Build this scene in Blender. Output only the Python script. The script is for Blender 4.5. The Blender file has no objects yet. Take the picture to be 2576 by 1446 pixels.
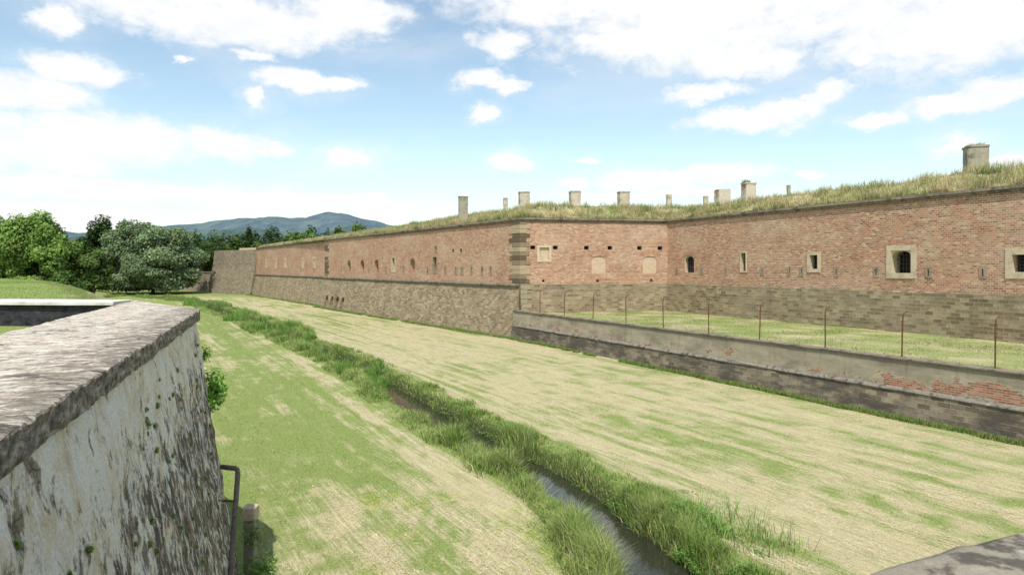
import bpy, math, random, bmesh
import numpy as np
from mathutils import Vector
random.seed(7); rng=np.random.default_rng(11)
scene=bpy.context.scene
COL=scene.collection
# ------------------------------------------------------------------ helpers
def node(nt,typ,ins=None,**props):
    n=nt.nodes.new(typ)
    for k,v in props.items(): setattr(n,k,v)
    for k,v in (ins or {}).items():
        if isinstance(v,bpy.types.NodeSocket): nt.links.new(v,n.inputs[k])
        else: n.inputs[k].default_value=v
    return n
def newmat(name,rough=0.9,spec=0.2):
    m=bpy.data.materials.new(name); m.use_nodes=True
    nt=m.node_tree; b=nt.nodes['Principled BSDF']
    b.inputs['Roughness'].default_value=rough
    b.inputs['Specular IOR Level'].default_value=spec
    return m,nt,b
def c4(c): return (c[0],c[1],c[2],1)
def ramp(nt,fac,stops,interp='LINEAR'):
    r=node(nt,'ShaderNodeValToRGB',{'Fac':fac}); cr=r.color_ramp; cr.interpolation=interp
    while len(cr.elements)<len(stops): cr.elements.new(0.5)
    for e,(p,c) in zip(cr.elements,stops):
        e.position=p; e.color=c4(c)
    return r.outputs['Color']
def noise(nt,vec,scale,detail=5,rough=0.55,dist=0.0,out='Fac'):
    return node(nt,'ShaderNodeTexNoise',{'Vector':vec,'Scale':scale,'Detail':detail,'Roughness':rough,'Distortion':dist}).outputs[out]
def mapping(nt,vec,scale=(1,1,1),rot=(0,0,0),loc=(0,0,0)):
    return node(nt,'ShaderNodeMapping',{'Vector':vec,'Scale':scale,'Rotation':rot,'Location':loc}).outputs['Vector']
def mix(nt,fac,a,b,mode='MIX'):
    n=node(nt,'ShaderNodeMix',data_type='RGBA',blend_type=mode)
    for i,v in ((0,fac),(6,a),(7,b)):
        if isinstance(v,bpy.types.NodeSocket): nt.links.new(v,n.inputs[i])
        else: n.inputs[i].default_value=v if i==0 else c4(v)
    return n.outputs[2]
def mth(nt,op,a,b=None,c=None,clamp=False):
    n=node(nt,'ShaderNodeMath',operation=op,use_clamp=clamp)
    for i,v in enumerate((a,b,c)):
        if v is None: continue
        if isinstance(v,bpy.types.NodeSocket): nt.links.new(v,n.inputs[i])
        else: n.inputs[i].default_value=v
    return n.outputs[0]
def sstep(nt,v,a,b,lo=0.0,hi=1.0):
    return node(nt,'ShaderNodeMapRange',{'Value':v,'From Min':a,'From Max':b,'To Min':lo,'To Max':hi},interpolation_type='SMOOTHSTEP').outputs[0]
def bump(nt,b,h,strength=0.5,dist=0.05):
    n=node(nt,'ShaderNodeBump',{'Height':h,'Strength':strength,'Distance':dist}); nt.links.new(n.outputs[0],b.inputs['Normal'])
def objco(nt): return node(nt,'ShaderNodeTexCoord').outputs['Object']
def uvco(nt): return node(nt,'ShaderNodeTexCoord').outputs['UV']

def add(ob,parent=None,label=None,cat=None,kind=None,group=None):
    COL.objects.link(ob)
    if parent is not None: ob.parent=parent
    if label: ob['label']=label
    if cat: ob['category']=cat
    if kind: ob['kind']=kind
    if group: ob['group']=group
    return ob
class MB:
    def __init__(s): s.v=[]; s.f=[]; s.uv=[]; s.c=[]
    def quad(s,ps,uvs=None,col=(1,1,1)):
        i=len(s.v); s.v+= [tuple(p) for p in ps]; s.f.append(tuple(range(i,i+len(ps))))
        s.uv+= list(uvs) if uvs else [(p[0]+p[1],p[2]) for p in ps]
        s.c+=[col]*len(ps)
    def build(s,name,mat,smooth=False,**kw):
        me=bpy.data.meshes.new(name); me.from_pydata(s.v,[],s.f)
        li=np.zeros(len(me.loops),dtype=np.int32); me.loops.foreach_get('vertex_index',li)
        uvl=me.uv_layers.new(name='UVMap'); uvl.data.foreach_set('uv',np.array(s.uv,dtype=np.float32)[li].ravel())
        a=me.attributes.new('col','FLOAT_COLOR','POINT')
        cc=np.ones((len(s.v),4),dtype=np.float32); cc[:,:3]=np.array(s.c); a.data.foreach_set('color',cc.ravel())
        me.materials.append(mat)
        if smooth: me.polygons.foreach_set('use_smooth',[True]*len(me.polygons))
        me.update()
        return add(bpy.data.objects.new(name,me),**kw)
def tri_mesh(name,V,T,C,mat,smooth=False):
    V=np.asarray(V,dtype=np.float32); T=np.asarray(T,dtype=np.int32)
    me=bpy.data.meshes.new(name); me.vertices.add(len(V)); me.vertices.foreach_set('co',V.ravel())
    me.loops.add(T.size); me.loops.foreach_set('vertex_index',T.ravel())
    k=T.shape[1]; me.polygons.add(len(T)); me.polygons.foreach_set('loop_start',np.arange(0,T.size,k,dtype=np.int32))
    if smooth: me.polygons.foreach_set('use_smooth',np.ones(len(T),dtype=bool))
    me.update(calc_edges=True)
    if C is not None:
        a=me.attributes.new('col','FLOAT_COLOR','POINT'); cc=np.ones((len(V),4),dtype=np.float32); cc[:,:3]=C
        a.data.foreach_set('color',cc.ravel())
    me.materials.append(mat)
    return bpy.data.objects.new(name,me)
_tab=rng.random((256,256))
def vn(x,y,s=1.0,seed=0):
    x=np.asarray(x)*s+seed*17.3; y=np.asarray(y)*s+seed*9.1
    xi=np.floor(x).astype(int); yi=np.floor(y).astype(int); fx=x-xi; fy=y-yi
    fx=fx*fx*(3-2*fx); fy=fy*fy*(3-2*fy)
    a=_tab[xi&255,yi&255]; b=_tab[(xi+1)&255,yi&255]; c=_tab[xi&255,(yi+1)&255]; d=_tab[(xi+1)&255,(yi+1)&255]
    return (a*(1-fx)+b*fx)*(1-fy)+(c*(1-fx)+d*fx)*fy
def fbm(x,y,s=1.0,seed=0,o=4):
    r=0;a=0.5;t=0
    for i in range(o):
        r=r+a*vn(x,y,s*2**i,seed+i); t+=a; a*=0.5
    return r/t
def ss(a,b,x):
    t=np.clip((x-a)/(b-a),0,1); return t*t*(3-2*t)
# ------------------------------------------------------------------ materials
def brick_mat(name,bw=0.27,bh=0.118,mort=0.02,stops=None,mortcol=(0.5,0.43,0.33),stain=0.4,lime=0.35,bumpd=0.02,mstr=1.0,fine_amt=0.5,black=0.0):
    m,nt,b=newmat(name); uv=uvco(nt)
    wob=noise(nt,uv,1.2,3)
    uvw=node(nt,'ShaderNodeVectorMath',{0:uv,1:node(nt,'ShaderNodeCombineXYZ',{'X':mth(nt,'MULTIPLY',wob,0.05),'Y':mth(nt,'MULTIPLY',wob,0.05)}).outputs[0]},operation='ADD').outputs[0]
    br=node(nt,'ShaderNodeTexBrick',{'Vector':uvw,'Color1':(0,0,0,1),'Color2':(1,1,1,1),'Mortar':(0.5,0.5,0.5,1),'Scale':1.0,'Mortar Size':mort,'Mortar Smooth':0.4,'Brick Width':bw,'Row Height':bh})
    rnd=br.outputs['Color']; fac=br.outputs['Fac']
    col=ramp(nt,rnd,stops)
    fine=noise(nt,uv,9.0,4,0.7)
    col=mix(nt,fine_amt,col,ramp(nt,fine,[(0.3,(0.6,0.6,0.6)),(0.7,(1.25,1.2,1.15))]),'MULTIPLY')
    mv=noise(nt,mapping(nt,uv,(0.5,0.9,1),loc=(1,8,0)),1.0,8,0.7)
    col=mix(nt,mth(nt,'MULTIPLY',fac,sstep(nt,mv,0.35,0.6,mstr*0.45,mstr)),col,mortcol)
    big=noise(nt,mapping(nt,uv,(0.12,0.35,1)),1.0,8,0.65)
    col=mix(nt,sstep(nt,big,0.42,0.72,0.0,lime),col,mortcol)
    st=noise(nt,mapping(nt,uv,(0.5,0.12,1),loc=(5,3,0)),1.0,7,0.65)
    col=mix(nt,sstep(nt,st,0.5,0.78,0.0,stain),col,(0.12,0.09,0.065))
    if black>0:
        bl=noise(nt,mapping(nt,uv,(0.35,1.1,1),loc=(9,2,0)),1.0,10,0.72)
        col=mix(nt,sstep(nt,bl,0.44,0.58,0.0,black),col,(0.075,0.066,0.055))
    nt.links.new(col,b.inputs['Base Color'])
    h=mth(nt,'ADD',mth(nt,'MULTIPLY',fac,-1.0),mth(nt,'MULTIPLY',fine,0.6))
    bump(nt,b,h,0.7,bumpd)
    return m
BR=[(0.0,(0.19,0.10,0.075)),(0.15,(0.32,0.155,0.10)),(0.5,(0.41,0.212,0.13)),(0.85,(0.47,0.265,0.165)),(1.0,(0.56,0.41,0.28))]
mBrick=brick_mat('red_brick',stops=BR,stain=0.28,mortcol=(0.60,0.485,0.355),mstr=0.9,lime=0.38)
mBrickLight=brick_mat('pale_brick_infill',bh=.1,mort=.018,stops=[(0,(0.5,0.34,0.22)),(1,(0.64,0.48,0.33))],stain=0.1,mortcol=(0.62,0.53,0.4))
ST=[(0.0,(0.18,0.138,0.082)),(0.3,(0.265,0.208,0.128)),(0.7,(0.335,0.268,0.168)),(1.0,(0.42,0.35,0.235))]
mStone=brick_mat('sandstone_blocks',bw=0.5,bh=0.21,mort=0.018,stops=ST,mortcol=(0.42,0.355,0.25),stain=0.6,lime=0.25,bumpd=0.03,fine_amt=0.8,black=.22)
mStoneGrey=brick_mat('grey_sandstone_blocks',bw=0.7,bh=0.3,mort=0.022,stops=[(0,(0.16,0.13,0.09)),(1,(0.28,0.235,0.165))],mortcol=(0.3,0.26,0.2),stain=0.5)
mStoneDark=brick_mat('lichen_stone_and_niche_shade',bw=0.5,bh=0.2,mort=0.014,stops=[(0,(0.13,0.108,0.075)),(0.5,(0.22,0.185,0.13)),(1,(0.33,0.28,0.195))],mortcol=(0.31,0.275,0.21),stain=0.7,lime=0.3,bumpd=0.03,fine_amt=0.9,black=0.85)
def weathered(name,base,dark,light,scale=1.0,sx=(1,1,1),rough=0.92,bd=0.012,thr=(0.45,0.65),attr=False):
    m,nt,b=newmat(name,rough); o=objco(nt)
    n1=noise(nt,mapping(nt,o,sx),1.3*scale,8,0.65); n2=noise(nt,o,14*scale,6,0.7)
    base_=base
    if attr:
        base_=node(nt,'ShaderNodeAttribute',attribute_name='col').outputs['Color']
    c=mix(nt,sstep(nt,n1,thr[0],thr[1]),base_,dark)
    c=mix(nt,sstep(nt,noise(nt,mapping(nt,o,sx,loc=(7,3,1)),2.2*scale,7,0.65),0.55,0.72,0,0.7),c,light)
    c=mix(nt,0.6,c,ramp(nt,n2,[(0.3,(0.55,0.55,0.55)),(0.7,(1.2,1.2,1.2))]),'MULTIPLY')
    nt.links.new(c,b.inputs['Base Color']); bump(nt,b,mth(nt,'ADD',n2,n1),0.6,bd)
    return m
mCornice=weathered('cornice_stone',(0.23,0.195,0.145),(0.10,0.085,0.068),(0.38,0.33,0.25),1.0)
mSlot=weathered('slot_stone',(0.35,0.285,0.2),(0.22,0.175,0.12),(0.43,0.37,0.27),1.5)
mQuoin=weathered('quoin_stone',(0.2,0.15,0.1),(0.12,0.09,0.06),(0.40,0.32,0.21),1.2,thr=(0.55,0.9),attr=True)
mQuoinBrick=weathered('voussoir_brick',(0.3,0.1,0.06),(0.24,0.11,0.07),(0.52,0.36,0.24),2,thr=(0.6,0.9),attr=True)
mFrame=weathered('pale_stone_frame',(0.60,0.50,0.35),(0.46,0.37,0.25),(0.66,0.57,0.42),1.5)
mChim=weathered('chimney_render',(0.54,0.49,0.38),(0.30,0.26,0.2),(0.64,0.59,0.48),1.2)
mChimGrey=weathered('chimney_grey_render',(0.36,0.33,0.25),(0.17,0.16,0.115),(0.44,0.41,0.33),1.0)
m,nt,b=newmat('window_dark',0.4); b.inputs['Base Color'].default_value=(0.015,0.015,0.017,1); mDark=m
m,nt,b=newmat('window_bars_iron',0.7); b.inputs['Base Color'].default_value=(0.06,0.055,0.05,1); mIron=m
m,nt,b=newmat('rusty_iron',0.85); o=objco(nt)
nt.links.new(ramp(nt,noise(nt,o,6,6,0.7),[(0.3,(0.06,0.028,0.018)),(0.55,(0.14,0.062,0.04)),(0.75,(0.22,0.12,0.08))]),b.inputs['Base Color']); mRust=m
m,nt,b=newmat('weathered_pipe',0.6); o=objco(nt)
nt.links.new(ramp(nt,noise(nt,o,9,6,0.7),[(0.3,(0.09,0.07,0.058)),(0.6,(0.19,0.16,0.135)),(0.75,(0.3,0.2,0.14))]),b.inputs['Base Color']); mPipe=m
def foliage(name,transl=0.35):
    m=bpy.data.materials.new(name); m.use_nodes=True; nt=m.node_tree; nt.nodes.clear()
    a=node(nt,'ShaderNodeAttribute',attribute_name='col').outputs['Color']
    d=node(nt,'ShaderNodeBsdfDiffuse',{'Color':a}); t=node(nt,'ShaderNodeBsdfTranslucent',{'Color':a})
    mx=node(nt,'ShaderNodeMixShader',{0:transl,1:d.outputs[0],2:t.outputs[0]})
    node(nt,'ShaderNodeOutputMaterial',{'Surface':mx.outputs[0]}); return m
mLeaf=foliage('leaf_foliage'); mGrass=foliage('grass_blades',0.35); mHay=foliage('dry_hay',0.15)
def bark(name,a,c):
    m,nt,b=newmat(name,0.95); o=objco(nt)
    nt.links.new(ramp(nt,noise(nt,mapping(nt,o,(3,3,0.6)),2,6,0.7),[(0.3,a),(0.7,c)]),b.inputs['Base Color']); return m
mBark=bark('tree_bark',(0.05,0.04,0.03),(0.16,0.13,0.1)); mDead=bark('bleached_wood',(0.25,0.2,0.14),(0.5,0.43,0.33))

# ------------------------------------------------------------------ terrain functions
STREAM=np.array([(9.5,-6),(7.2,0),(5.3,6),(4.2,10),(2.91,14.2),(2.26,16.7),(1.27,19.5),(0.03,21.9),(-1.77,25.7),(-3.97,29.9),(-6.2,34.6),(-8.1,38.8),(-11.3,45.2),(-16.6,54.1),(-22.8,65.4),(-29,76.8),(-39.4,93),(-54,118),(-83,148),(-130,200),(-300,380)],dtype=float)
def xs_of(y): return np.interp(y,STREAM[:,1],STREAM[:,0])
def pdist(px,py,P,closed=False):
    d=np.full(px.shape,1e9); n=len(P)
    for i in range(n if closed else n-1):
        a=P[i]; b=P[(i+1)%n]; ab=b-a; L=(ab**2).sum()
        t=np.clip(((px-a[0])*ab[0]+(py-a[1])*ab[1])/L,0,1)
        d=np.minimum(d,np.hypot(px-a[0]-t*ab[0],py-a[1]-t*ab[1]))
    return d
PLAT=np.array([(60,27.6),(0.9,1.0),(-2.3,-0.3),(-6.7,11.9),(-9.8,16.4),(-20.5,33),(-53,75),(-92,108),(-160,150),(-900,400),(-900,-300),(60,-300)],dtype=float)
def inside(px,py,P):
    r=np.zeros(px.shape,bool); n=len(P)
    for i in range(n):
        x1,y1=P[i]; x2,y2=P[(i+1)%n]
        if y1==y2: continue
        c=((y1>py)!=(y2>py))&(px<(x2-x1)*(py-y1)/(y2-y1)+x1); r^=c
    return r
def bankw(x,y): return np.interp(y,[12,17,24,60],[0.72,0.58,0.48,0.5])+0.24*(vn(x,y,0.35,3)-0.5)
def hfun(x,y):
    x=np.asarray(x,float); y=np.asarray(y,float)
    ds=pdist(x,y,STREAM); wid=bankw(x,y)
    h=0.10*(fbm(x,y,0.25,1)-0.5)+0.06*(fbm(x,y,1.4,5)-0.5)*ss(90,40,y)
    carve=1-ss(wid,wid+0.5,ds)
    h=h-0.85*carve+0.08*np.exp(-((ds-1.6)/0.6)**2)
    ins=inside(x,y,PLAT); dp=np.where(ins,0,pdist(x,y,PLAT,True))
    w=np.interp(y,[16,33,75],[0.8,3.6,15.0])
    k=1-ss(0,1,dp/w)
    hp=4.6-0.5*ss(22,40,y)+0.35*(fbm(x,y,0.05,9,2)-0.5)*ss(20,40,y)+0.5*ss(36,60,y)
    h=h*(1-k)+hp*k
    h=h+ (fbm(x,y,0.01,12)-0.5)*3*ss(250,600,y)
    return h
def zone(x,y):
    x=np.asarray(x,float); y=np.asarray(y,float)
    u=x-xs_of(y); ds=pdist(x,y,STREAM)
    n2=fbm(x,y,0.12,30); n3=fbm(x,y,0.5,31); n4=fbm(x,y,1.7,36)
    cross=x*0.87+y*0.5; along=-x*0.5+y*0.87     # mowing rows run along the ditch
    rows=fbm(cross,along*0.04,0.8,40); rows2=fbm(cross,along*0.04,2.6,41); rows3=fbm(cross,along*.03,6.0,43)
    right=np.clip(0.74+0.7*(rows-0.5)+1.3*(rows2-0.5)+1.4*(rows3-.5)+0.6*(n2-0.5)+.9*(n4-.5)-0.18*ss(0.53,0.68,fbm(x,y,0.22,44)+.2*(n4-.5)),0,1)
    left=np.clip(0.18+0.7*(rows-0.5)+1.2*(rows2-.5)+1.3*(rows3-.5)+0.6*(n2-0.5)+0.6*(n3-.5)+.9*(n4-.5)+0.42*np.exp(-((u+3.0)/0.8)**2)+0.08*ss(22,13,y),0,1)
    s=np.where(u>0,right,left)
    s=s*ss(1.1,2.0,ds)
    s=np.where(inside(x,y,PLAT),0.05,s)
    s=s*(1-0.8*ss(125,150,y))
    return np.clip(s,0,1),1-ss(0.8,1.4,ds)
ul=[0]
st=0.16
while ul[-1]<6000:
    if ul[-1]>3: st=min(st*1.04,40) if ul[-1]<60 else st*1.12
    ul.append(ul[-1]+st)
ul=np.array(ul); U=np.concatenate([-ul[:0:-1],ul])
yl=[-30.0]
while yl[-1]<6000:
    y=yl[-1]; yl.append(y+(1.0 if y<8 else 0.28 if y<45 else min(0.28*(1+(y-45)*0.035),200)))
Yl=np.array(yl)
GX=xs_of(np.minimum(Yl,380))[:,None]+U[None,:]; GY=np.repeat(Yl[:,None],len(U),1)
GZ=hfun(GX,GY); s,g=zone(GX,GY)
V=np.stack([GX.ravel(),GY.ravel(),GZ.ravel()],1); C=np.stack([s.ravel(),g.ravel(),np.zeros(s.size)],1)
ny,nx=GX.shape; idx=np.arange(ny*nx).reshape(ny,nx)
T=np.stack([idx[:-1,:-1].ravel(),idx[:-1,1:].ravel(),idx[1:,1:].ravel(),idx[1:,:-1].ravel()],1)
def ground_mat(name):
    m,nt,b=newmat(name,0.95,0.1); o=objco(nt)
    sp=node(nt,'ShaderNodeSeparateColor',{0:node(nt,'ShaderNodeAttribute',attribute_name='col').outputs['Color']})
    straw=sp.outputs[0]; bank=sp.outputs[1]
    mo=mapping(nt,o,(1,1,1),rot=(0,0,math.radians(-30)))
    streak=noise(nt,mapping(nt,mo,(13,0.6,1)),1.0,9,0.75,0.3)
    fine=noise(nt,o,22,6,0.75); patch=noise(nt,mapping(nt,mo,(1.9,0.22,1)),1.0,10,0.78,0.3)
    f=mth(nt,'ADD',straw,mth(nt,'MULTIPLY',mth(nt,'SUBTRACT',mth(nt,'ADD',mth(nt,'MULTIPLY',streak,0.8),mth(nt,'MULTIPLY',patch,0.4)),0.6),2.2),clamp=True)
    strawc=ramp(nt,mth(nt,'ADD',mth(nt,'MULTIPLY',fine,0.5),mth(nt,'MULTIPLY',streak,0.5)),[(0.34,(0.215,0.19,0.098)),(0.5,(0.425,0.375,0.22)),(0.66,(0.61,0.545,0.36))])
    greenc=ramp(nt,fine,[(0.3,(0.115,0.15,0.035)),(0.5,(0.205,0.258,0.075)),(0.7,(0.31,0.365,0.14))])
    c=mix(nt,sstep(nt,f,0.08,0.92),greenc,strawc)
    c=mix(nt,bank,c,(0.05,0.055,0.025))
    nt.links.new(c,b.inputs['Base Color']); bump(nt,b,mth(nt,'ADD',fine,streak),0.6,0.02)
    return m
mGround=ground_mat('ditch_meadow')
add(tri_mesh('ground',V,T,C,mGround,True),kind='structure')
mb=MB()
PS=[]
for y in np.concatenate([np.arange(-6,60,0.6),np.arange(60,160,3)]): PS.append((float(xs_of(y)),float(y)))
for i in range(len(PS)-1):
    (x0,y0),(x1,y1)=PS[i],PS[i+1]
    mb.quad([(x0-1.6,y0,-0.38),(x0+1.6,y0,-0.38),(x1+1.6,y1,-0.38),(x1-1.6,y1,-0.38)])
m,nt,b=newmat('stream_water',0.03,0.5); b.inputs['Base Color'].default_value=(0.028,0.03,0.02,1); b.inputs['IOR'].default_value=1.42
o=objco(nt); bump(nt,b,noise(nt,mapping(nt,o,(1,0.6,1)),4,3,0.5),0.14,0.04)
mb.build('stream_water',m,kind='structure')

# ------------------------------------------------------------------ walls
def V2(a): return np.array(a,float)
class Frame:
    def __init__(s,P0,P1,off=None):
        s.P0=V2(P0); d=V2(P1)-s.P0; s.L=float(np.hypot(*d)); s.d=d/s.L; s.n=np.array([s.d[1],-s.d[0]]); s.off=off or (lambda z:0.0)
    def pt(s,u,z,o=0.0):
        p=s.P0+s.d*u+s.n*(o+s.off(z)); return (float(p[0]),float(p[1]),z)
def wall_grid(mb,F,u0,u1,z0,z1,openings,du=4,o=0):
    us=set([u0,u1]); zs=set([z0,z1])
    k=max(1,int((u1-u0)/du)); us|={u0+(u1-u0)*i/k for i in range(k)}
    for (a,b_,c,d) in openings:
        us|={a,b_}; zs|={c,d}
    us=sorted(x for x in us if u0<=x<=u1); zs=sorted(x for x in zs if z0<=x<=z1)
    for i in range(len(us)-1):
        um=(us[i]+us[i+1])/2
        ops=[q for q in openings if q[0]<um<q[1]]
        for j in range(len(zs)-1):
            zm=(zs[j]+zs[j+1])/2
            if any(q[2]<zm<q[3] for q in ops): continue
            a,b_,c,d=us[i],us[i+1],zs[j],zs[j+1]
            mb.quad([F.pt(a,c,o),F.pt(b_,c,o),F.pt(b_,d,o),F.pt(a,d,o)],[(a,c),(b_,c),(b_,d),(a,d)])
def fbox(mb,F,u0,u1,z0,z1,o0,o1,col=(1,1,1)):
    P=F.pt
    def q(l): mb.quad([P(*a) for a in l],[(a[0]+a[2]*0.7,a[1]+a[2]*0.7) for a in l],col)
    q([(u0,z0,o1),(u1,z0,o1),(u1,z1,o1),(u0,z1,o1)])
    q([(u0,z0,o0),(u0,z0,o1),(u0,z1,o1),(u0,z1,o0)])
    q([(u1,z0,o1),(u1,z0,o0),(u1,z1,o0),(u1,z1,o1)])
    q([(u0,z1,o1),(u1,z1,o1),(u1,z1,o0),(u0,z1,o0)])
    q([(u0,z0,o0),(u1,z0,o0),(u1,z0,o1),(u0,z0,o1)])
def sweep(mb,pts,prof,caps=True,sub=3.0,col=(1,1,1),jit_=0.0):
    pts=[V2(p) for p in pts]; n=len(pts); ds=[(pts[i+1]-pts[i]) for i in range(n-1)]
    Ls=[float(np.hypot(*d)) for d in ds]; ds=[d/l for d,l in zip(ds,Ls)]; ns=[np.array([d[1],-d[0]]) for d in ds]
    ms=[ns[0]]+[(ns[i]+ns[i+1])/(1+ns[i]@ns[i+1]) for i in range(n-2)]+[ns[-1]]
    v=[0.0]
    for k in range(1,len(prof)): v.append(v[-1]-math.hypot(prof[k][0]-prof[k-1][0],prof[k][1]-prof[k-1][1]))
    cu=0
    for i in range(n-1):
        K=max(1,int(Ls[i]/sub))
        for j in range(K):
            t0,t1=j/K,(j+1)/K
            for k in range(len(prof)-1):
                ps=[];uv=[]
                for t,kk in ((t0,k),(t1,k),(t1,k+1),(t0,k+1)):
                    o,z=prof[kk]
                    if jit_:
                        uu=(cu+Ls[i]*t); o+=jit_*(float(fbm(uu,kk*3.1,0.9,200))-.5)*2; z+=jit_*0.6*(float(fbm(uu,kk*1.7,1.1,210))-.5)*2
                    p=(pts[i]+ms[i]*o)*(1-t)+(pts[i+1]+ms[i+1]*o)*t
                    ps.append((float(p[0]),float(p[1]),z)); uv.append((cu+Ls[i]*t,v[kk]))
                mb.quad(ps,uv,col)
        cu+=Ls[i]
    if caps:
        for i,m_ in ((0,ms[0]),(n-1,ms[-1])):
            mb.quad([(float(pts[i][0]+m_[0]*o),float(pts[i][1]+m_[1]*o),z) for o,z in prof],None,col)
def window(F,parent,u,w,z0,z1,name='window',frame=0.0,arch=0.0,depth=0.4,bars=(0,0),back=None,framemat=None,proud=0.05,lab=None):
    back=back or mDark; u0,u1=u-w/2,u+w/2
    mb=MB(); P=F.pt
    mb.quad([P(u0,z0,-depth),P(u1,z0,-depth),P(u1,z1,-depth),P(u0,z1,-depth)],[(u0,z0),(u1,z0),(u1,z1),(u0,z1)])
    ob=mb.build(name,back,parent=parent)
    if lab: ob['label']=lab
    mb=MB()
    fm=framemat or mFrame; cc=(0.4,0.27,0.18)
    def q(l): mb.quad([P(*a) for a in l],[(a[0]+a[2],a[1]) for a in l],cc)
    q([(u0,z0,-depth),(u0,z0,0),(u0,z1,0),(u0,z1,-depth)]); q([(u1,z0,0),(u1,z0,-depth),(u1,z1,-depth),(u1,z1,0)])
    q([(u0,z0,-depth),(u1,z0,-depth),(u1,z0,0),(u0,z0,0)]); q([(u0,z1,0),(u1,z1,0),(u1,z1,-depth),(u0,z1,-depth)])
    if arch>0:
        N=8
        for i in range(N):
            a=u0+w*i/N; b_=u0+w*(i+1)/N
            za=z1-0.02-arch+arch*math.sqrt(max(0,1-((a-u)/(w/2))**2)); zb=z1-0.02-arch+arch*math.sqrt(max(0,1-((b_-u)/(w/2))**2))
            q([(a,za,-0.02),(b_,zb,-0.02),(b_,z1-0.005,-0.02),(a,z1-0.005,-0.02)])
            q([(a,za,-depth),(b_,zb,-depth),(b_,zb,-0.02),(a,za,-0.02)])
    if frame>0:
        f=frame
        fbox(mb,F,u0-f,u0,z0-f,z1+f,-0.02,proud); fbox(mb,F,u1,u1+f,z0-f,z1+f,-0.02,proud)
        fbox(mb,F,u0,u1,z1,z1+f,-0.02,proud); fbox(mb,F,u0,u1,z0-f,z0,-0.02,proud)
    mb.build('frame' if frame>0 else 'reveal',fm,parent=ob)
    if bars[0]:
        mb=MB()
        for i in range(bars[0]):
            x=u0+w*(i+1)/(bars[0]+1); fbox(mb,F,x-0.015,x+0.015,z0,z1-arch*0.1,-depth*0.6-0.03,-depth*0.6)
        for i in range(bars[1]):
            z=z0+(z1-z0)*(i+1)/(bars[1]+1); fbox(mb,F,u0,u1,z-0.015,z+0.015,-depth*0.6-0.06,-depth*0.6-0.03)
        mb.build('bars',mIron,parent=ob)
    return (u0,u1,z0,z1)
TOP=10.02
C_=(0.7,58.5); I_=(13.9,61.0); Q_=(35.5,15.9); J_=(-28.35,103.5); J2=(-27.1,104.3); A_=(-55.6,148.5); B_=(-69.5,159.5)
fort=bpy.data.objects.new('fortress',None)
add(fort,label='long red brick fortress wall on a sandstone base with barred windows',cat='fortress')
FL=Frame(J_,C_); FL2=Frame(A_,J2); FF=Frame(C_,I_); FC=Frame(I_,Q_)
def uL(Y): return FL.L-(Y-58.5)/0.84
def uL2(Y): return FL2.L-(Y-104.3)/0.84
ops=[]
ops.append(window(FL,fort,uL(72.2),0.85,5.45,7.05,frame=0.09,depth=0.45,framemat=mSlot))
for Y in (68.8,67.4): ops.append(window(FL,fort,uL(Y),0.4,7.45,7.82,name='vent_opening',depth=0.4,framemat=mSlot))
ops.append(window(FL,fort,uL(72.0),0.45,7.7,8.2,name='vent_opening',frame=0.08,depth=0.12,back=mBrickLight,framemat=mSlot))
ops.append(window(FL,fort,uL(81.5),0.85,5.5,7.1,frame=0.1,depth=0.45))
for Y in (77.0,86.1,90.3,94.6): ops.append(window(FL,fort,uL(Y),1.45,5.45,6.95,arch=0.65,depth=0.45,back=mBrick if Y<80 else mStoneDark,framemat=mBrick,lab='tall arched niche in the brick wall'))  # darker stone on the far backs puts niche shade into the colour
for Y in (62.6,63.9,65.6,67.2,68.3,70.2,73.7,79.0,83.4,88.2,97.2):
    ops.append(window(FL,fort,uL(Y),0.2,5.4,6.0,name='loophole',frame=0.13,depth=0.3,proud=0.03,framemat=mSlot))
mb=MB(); wall_grid(mb,FL,0,FL.L,4.3,TOP,ops)
mb.quad([FL.pt(0,-0.3),FL.pt(0,TOP),FL.pt(0,TOP,-4),FL.pt(0,-0.3,-4)])
mb.build('brick_wall',mBrick,parent=fort)
ops=[]
for Y in (110.6,116.0,125.8,131.8,138.5): ops.append(window(FL2,fort,uL2(Y+2.5),0.75,6.1,7.4,frame=0.28,depth=0.3))
for k in range(6): ops.append(window(FL2,fort,3.5+k*7.7,0.2,5.3,5.9,name='loophole',frame=0.14,depth=0.3,framemat=mSlot))
mb=MB(); wall_grid(mb,FL2,0,FL2.L,4.3,TOP,ops); mb.build('brick_wall',mBrick,parent=fort)
def uF(X): return (X-0.7)/0.9826
ops=[]
for X in (1.8,3.75,6.5,8.6,11.3,13.2): ops.append(window(FF,fort,uF(X),0.42,7.53,7.86,name='vent_opening',depth=0.5,framemat=mSlot))
ops.append(window(FF,fort,uF(2.78),0.85,6.65,7.7,frame=0.2,depth=0.1,back=mBrickLight,lab='walled-up window in a pale stone frame'))
for X in (7.6,12.25): ops.append(window(FF,fort,uF(X),1.3,5.45,6.95,arch=0.25,depth=0.06,back=mBrickLight,framemat=mBrick,lab='walled-up arched window filled with pale brick'))
for X in (2.7,7.5,12.4): ops.append(window(FF,fort,uF(X),0.22,4.72,4.92,name='vent_opening',depth=0.3,framemat=mBrick))
mb=MB(); wall_grid(mb,FF,0,FF.L,4.55,TOP,ops); mb.build('brick_wall',mBrick,parent=fort)
ops=[]; K=1.109
ops.append(window(FC,fort,2.64*K,1.15,5.55,6.95,arch=0.3,depth=0.35,bars=(4,2),framemat=mBrickLight))
ops.append(window(FC,fort,8.3*K,0.5,5.7,7.1,depth=0.4,frame=0.1,bars=(2,3)))
ops.append(window(FC,fort,14.2*K,0.62,5.88,6.83,depth=0.4,frame=0.24,bars=(3,3)))
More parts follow.
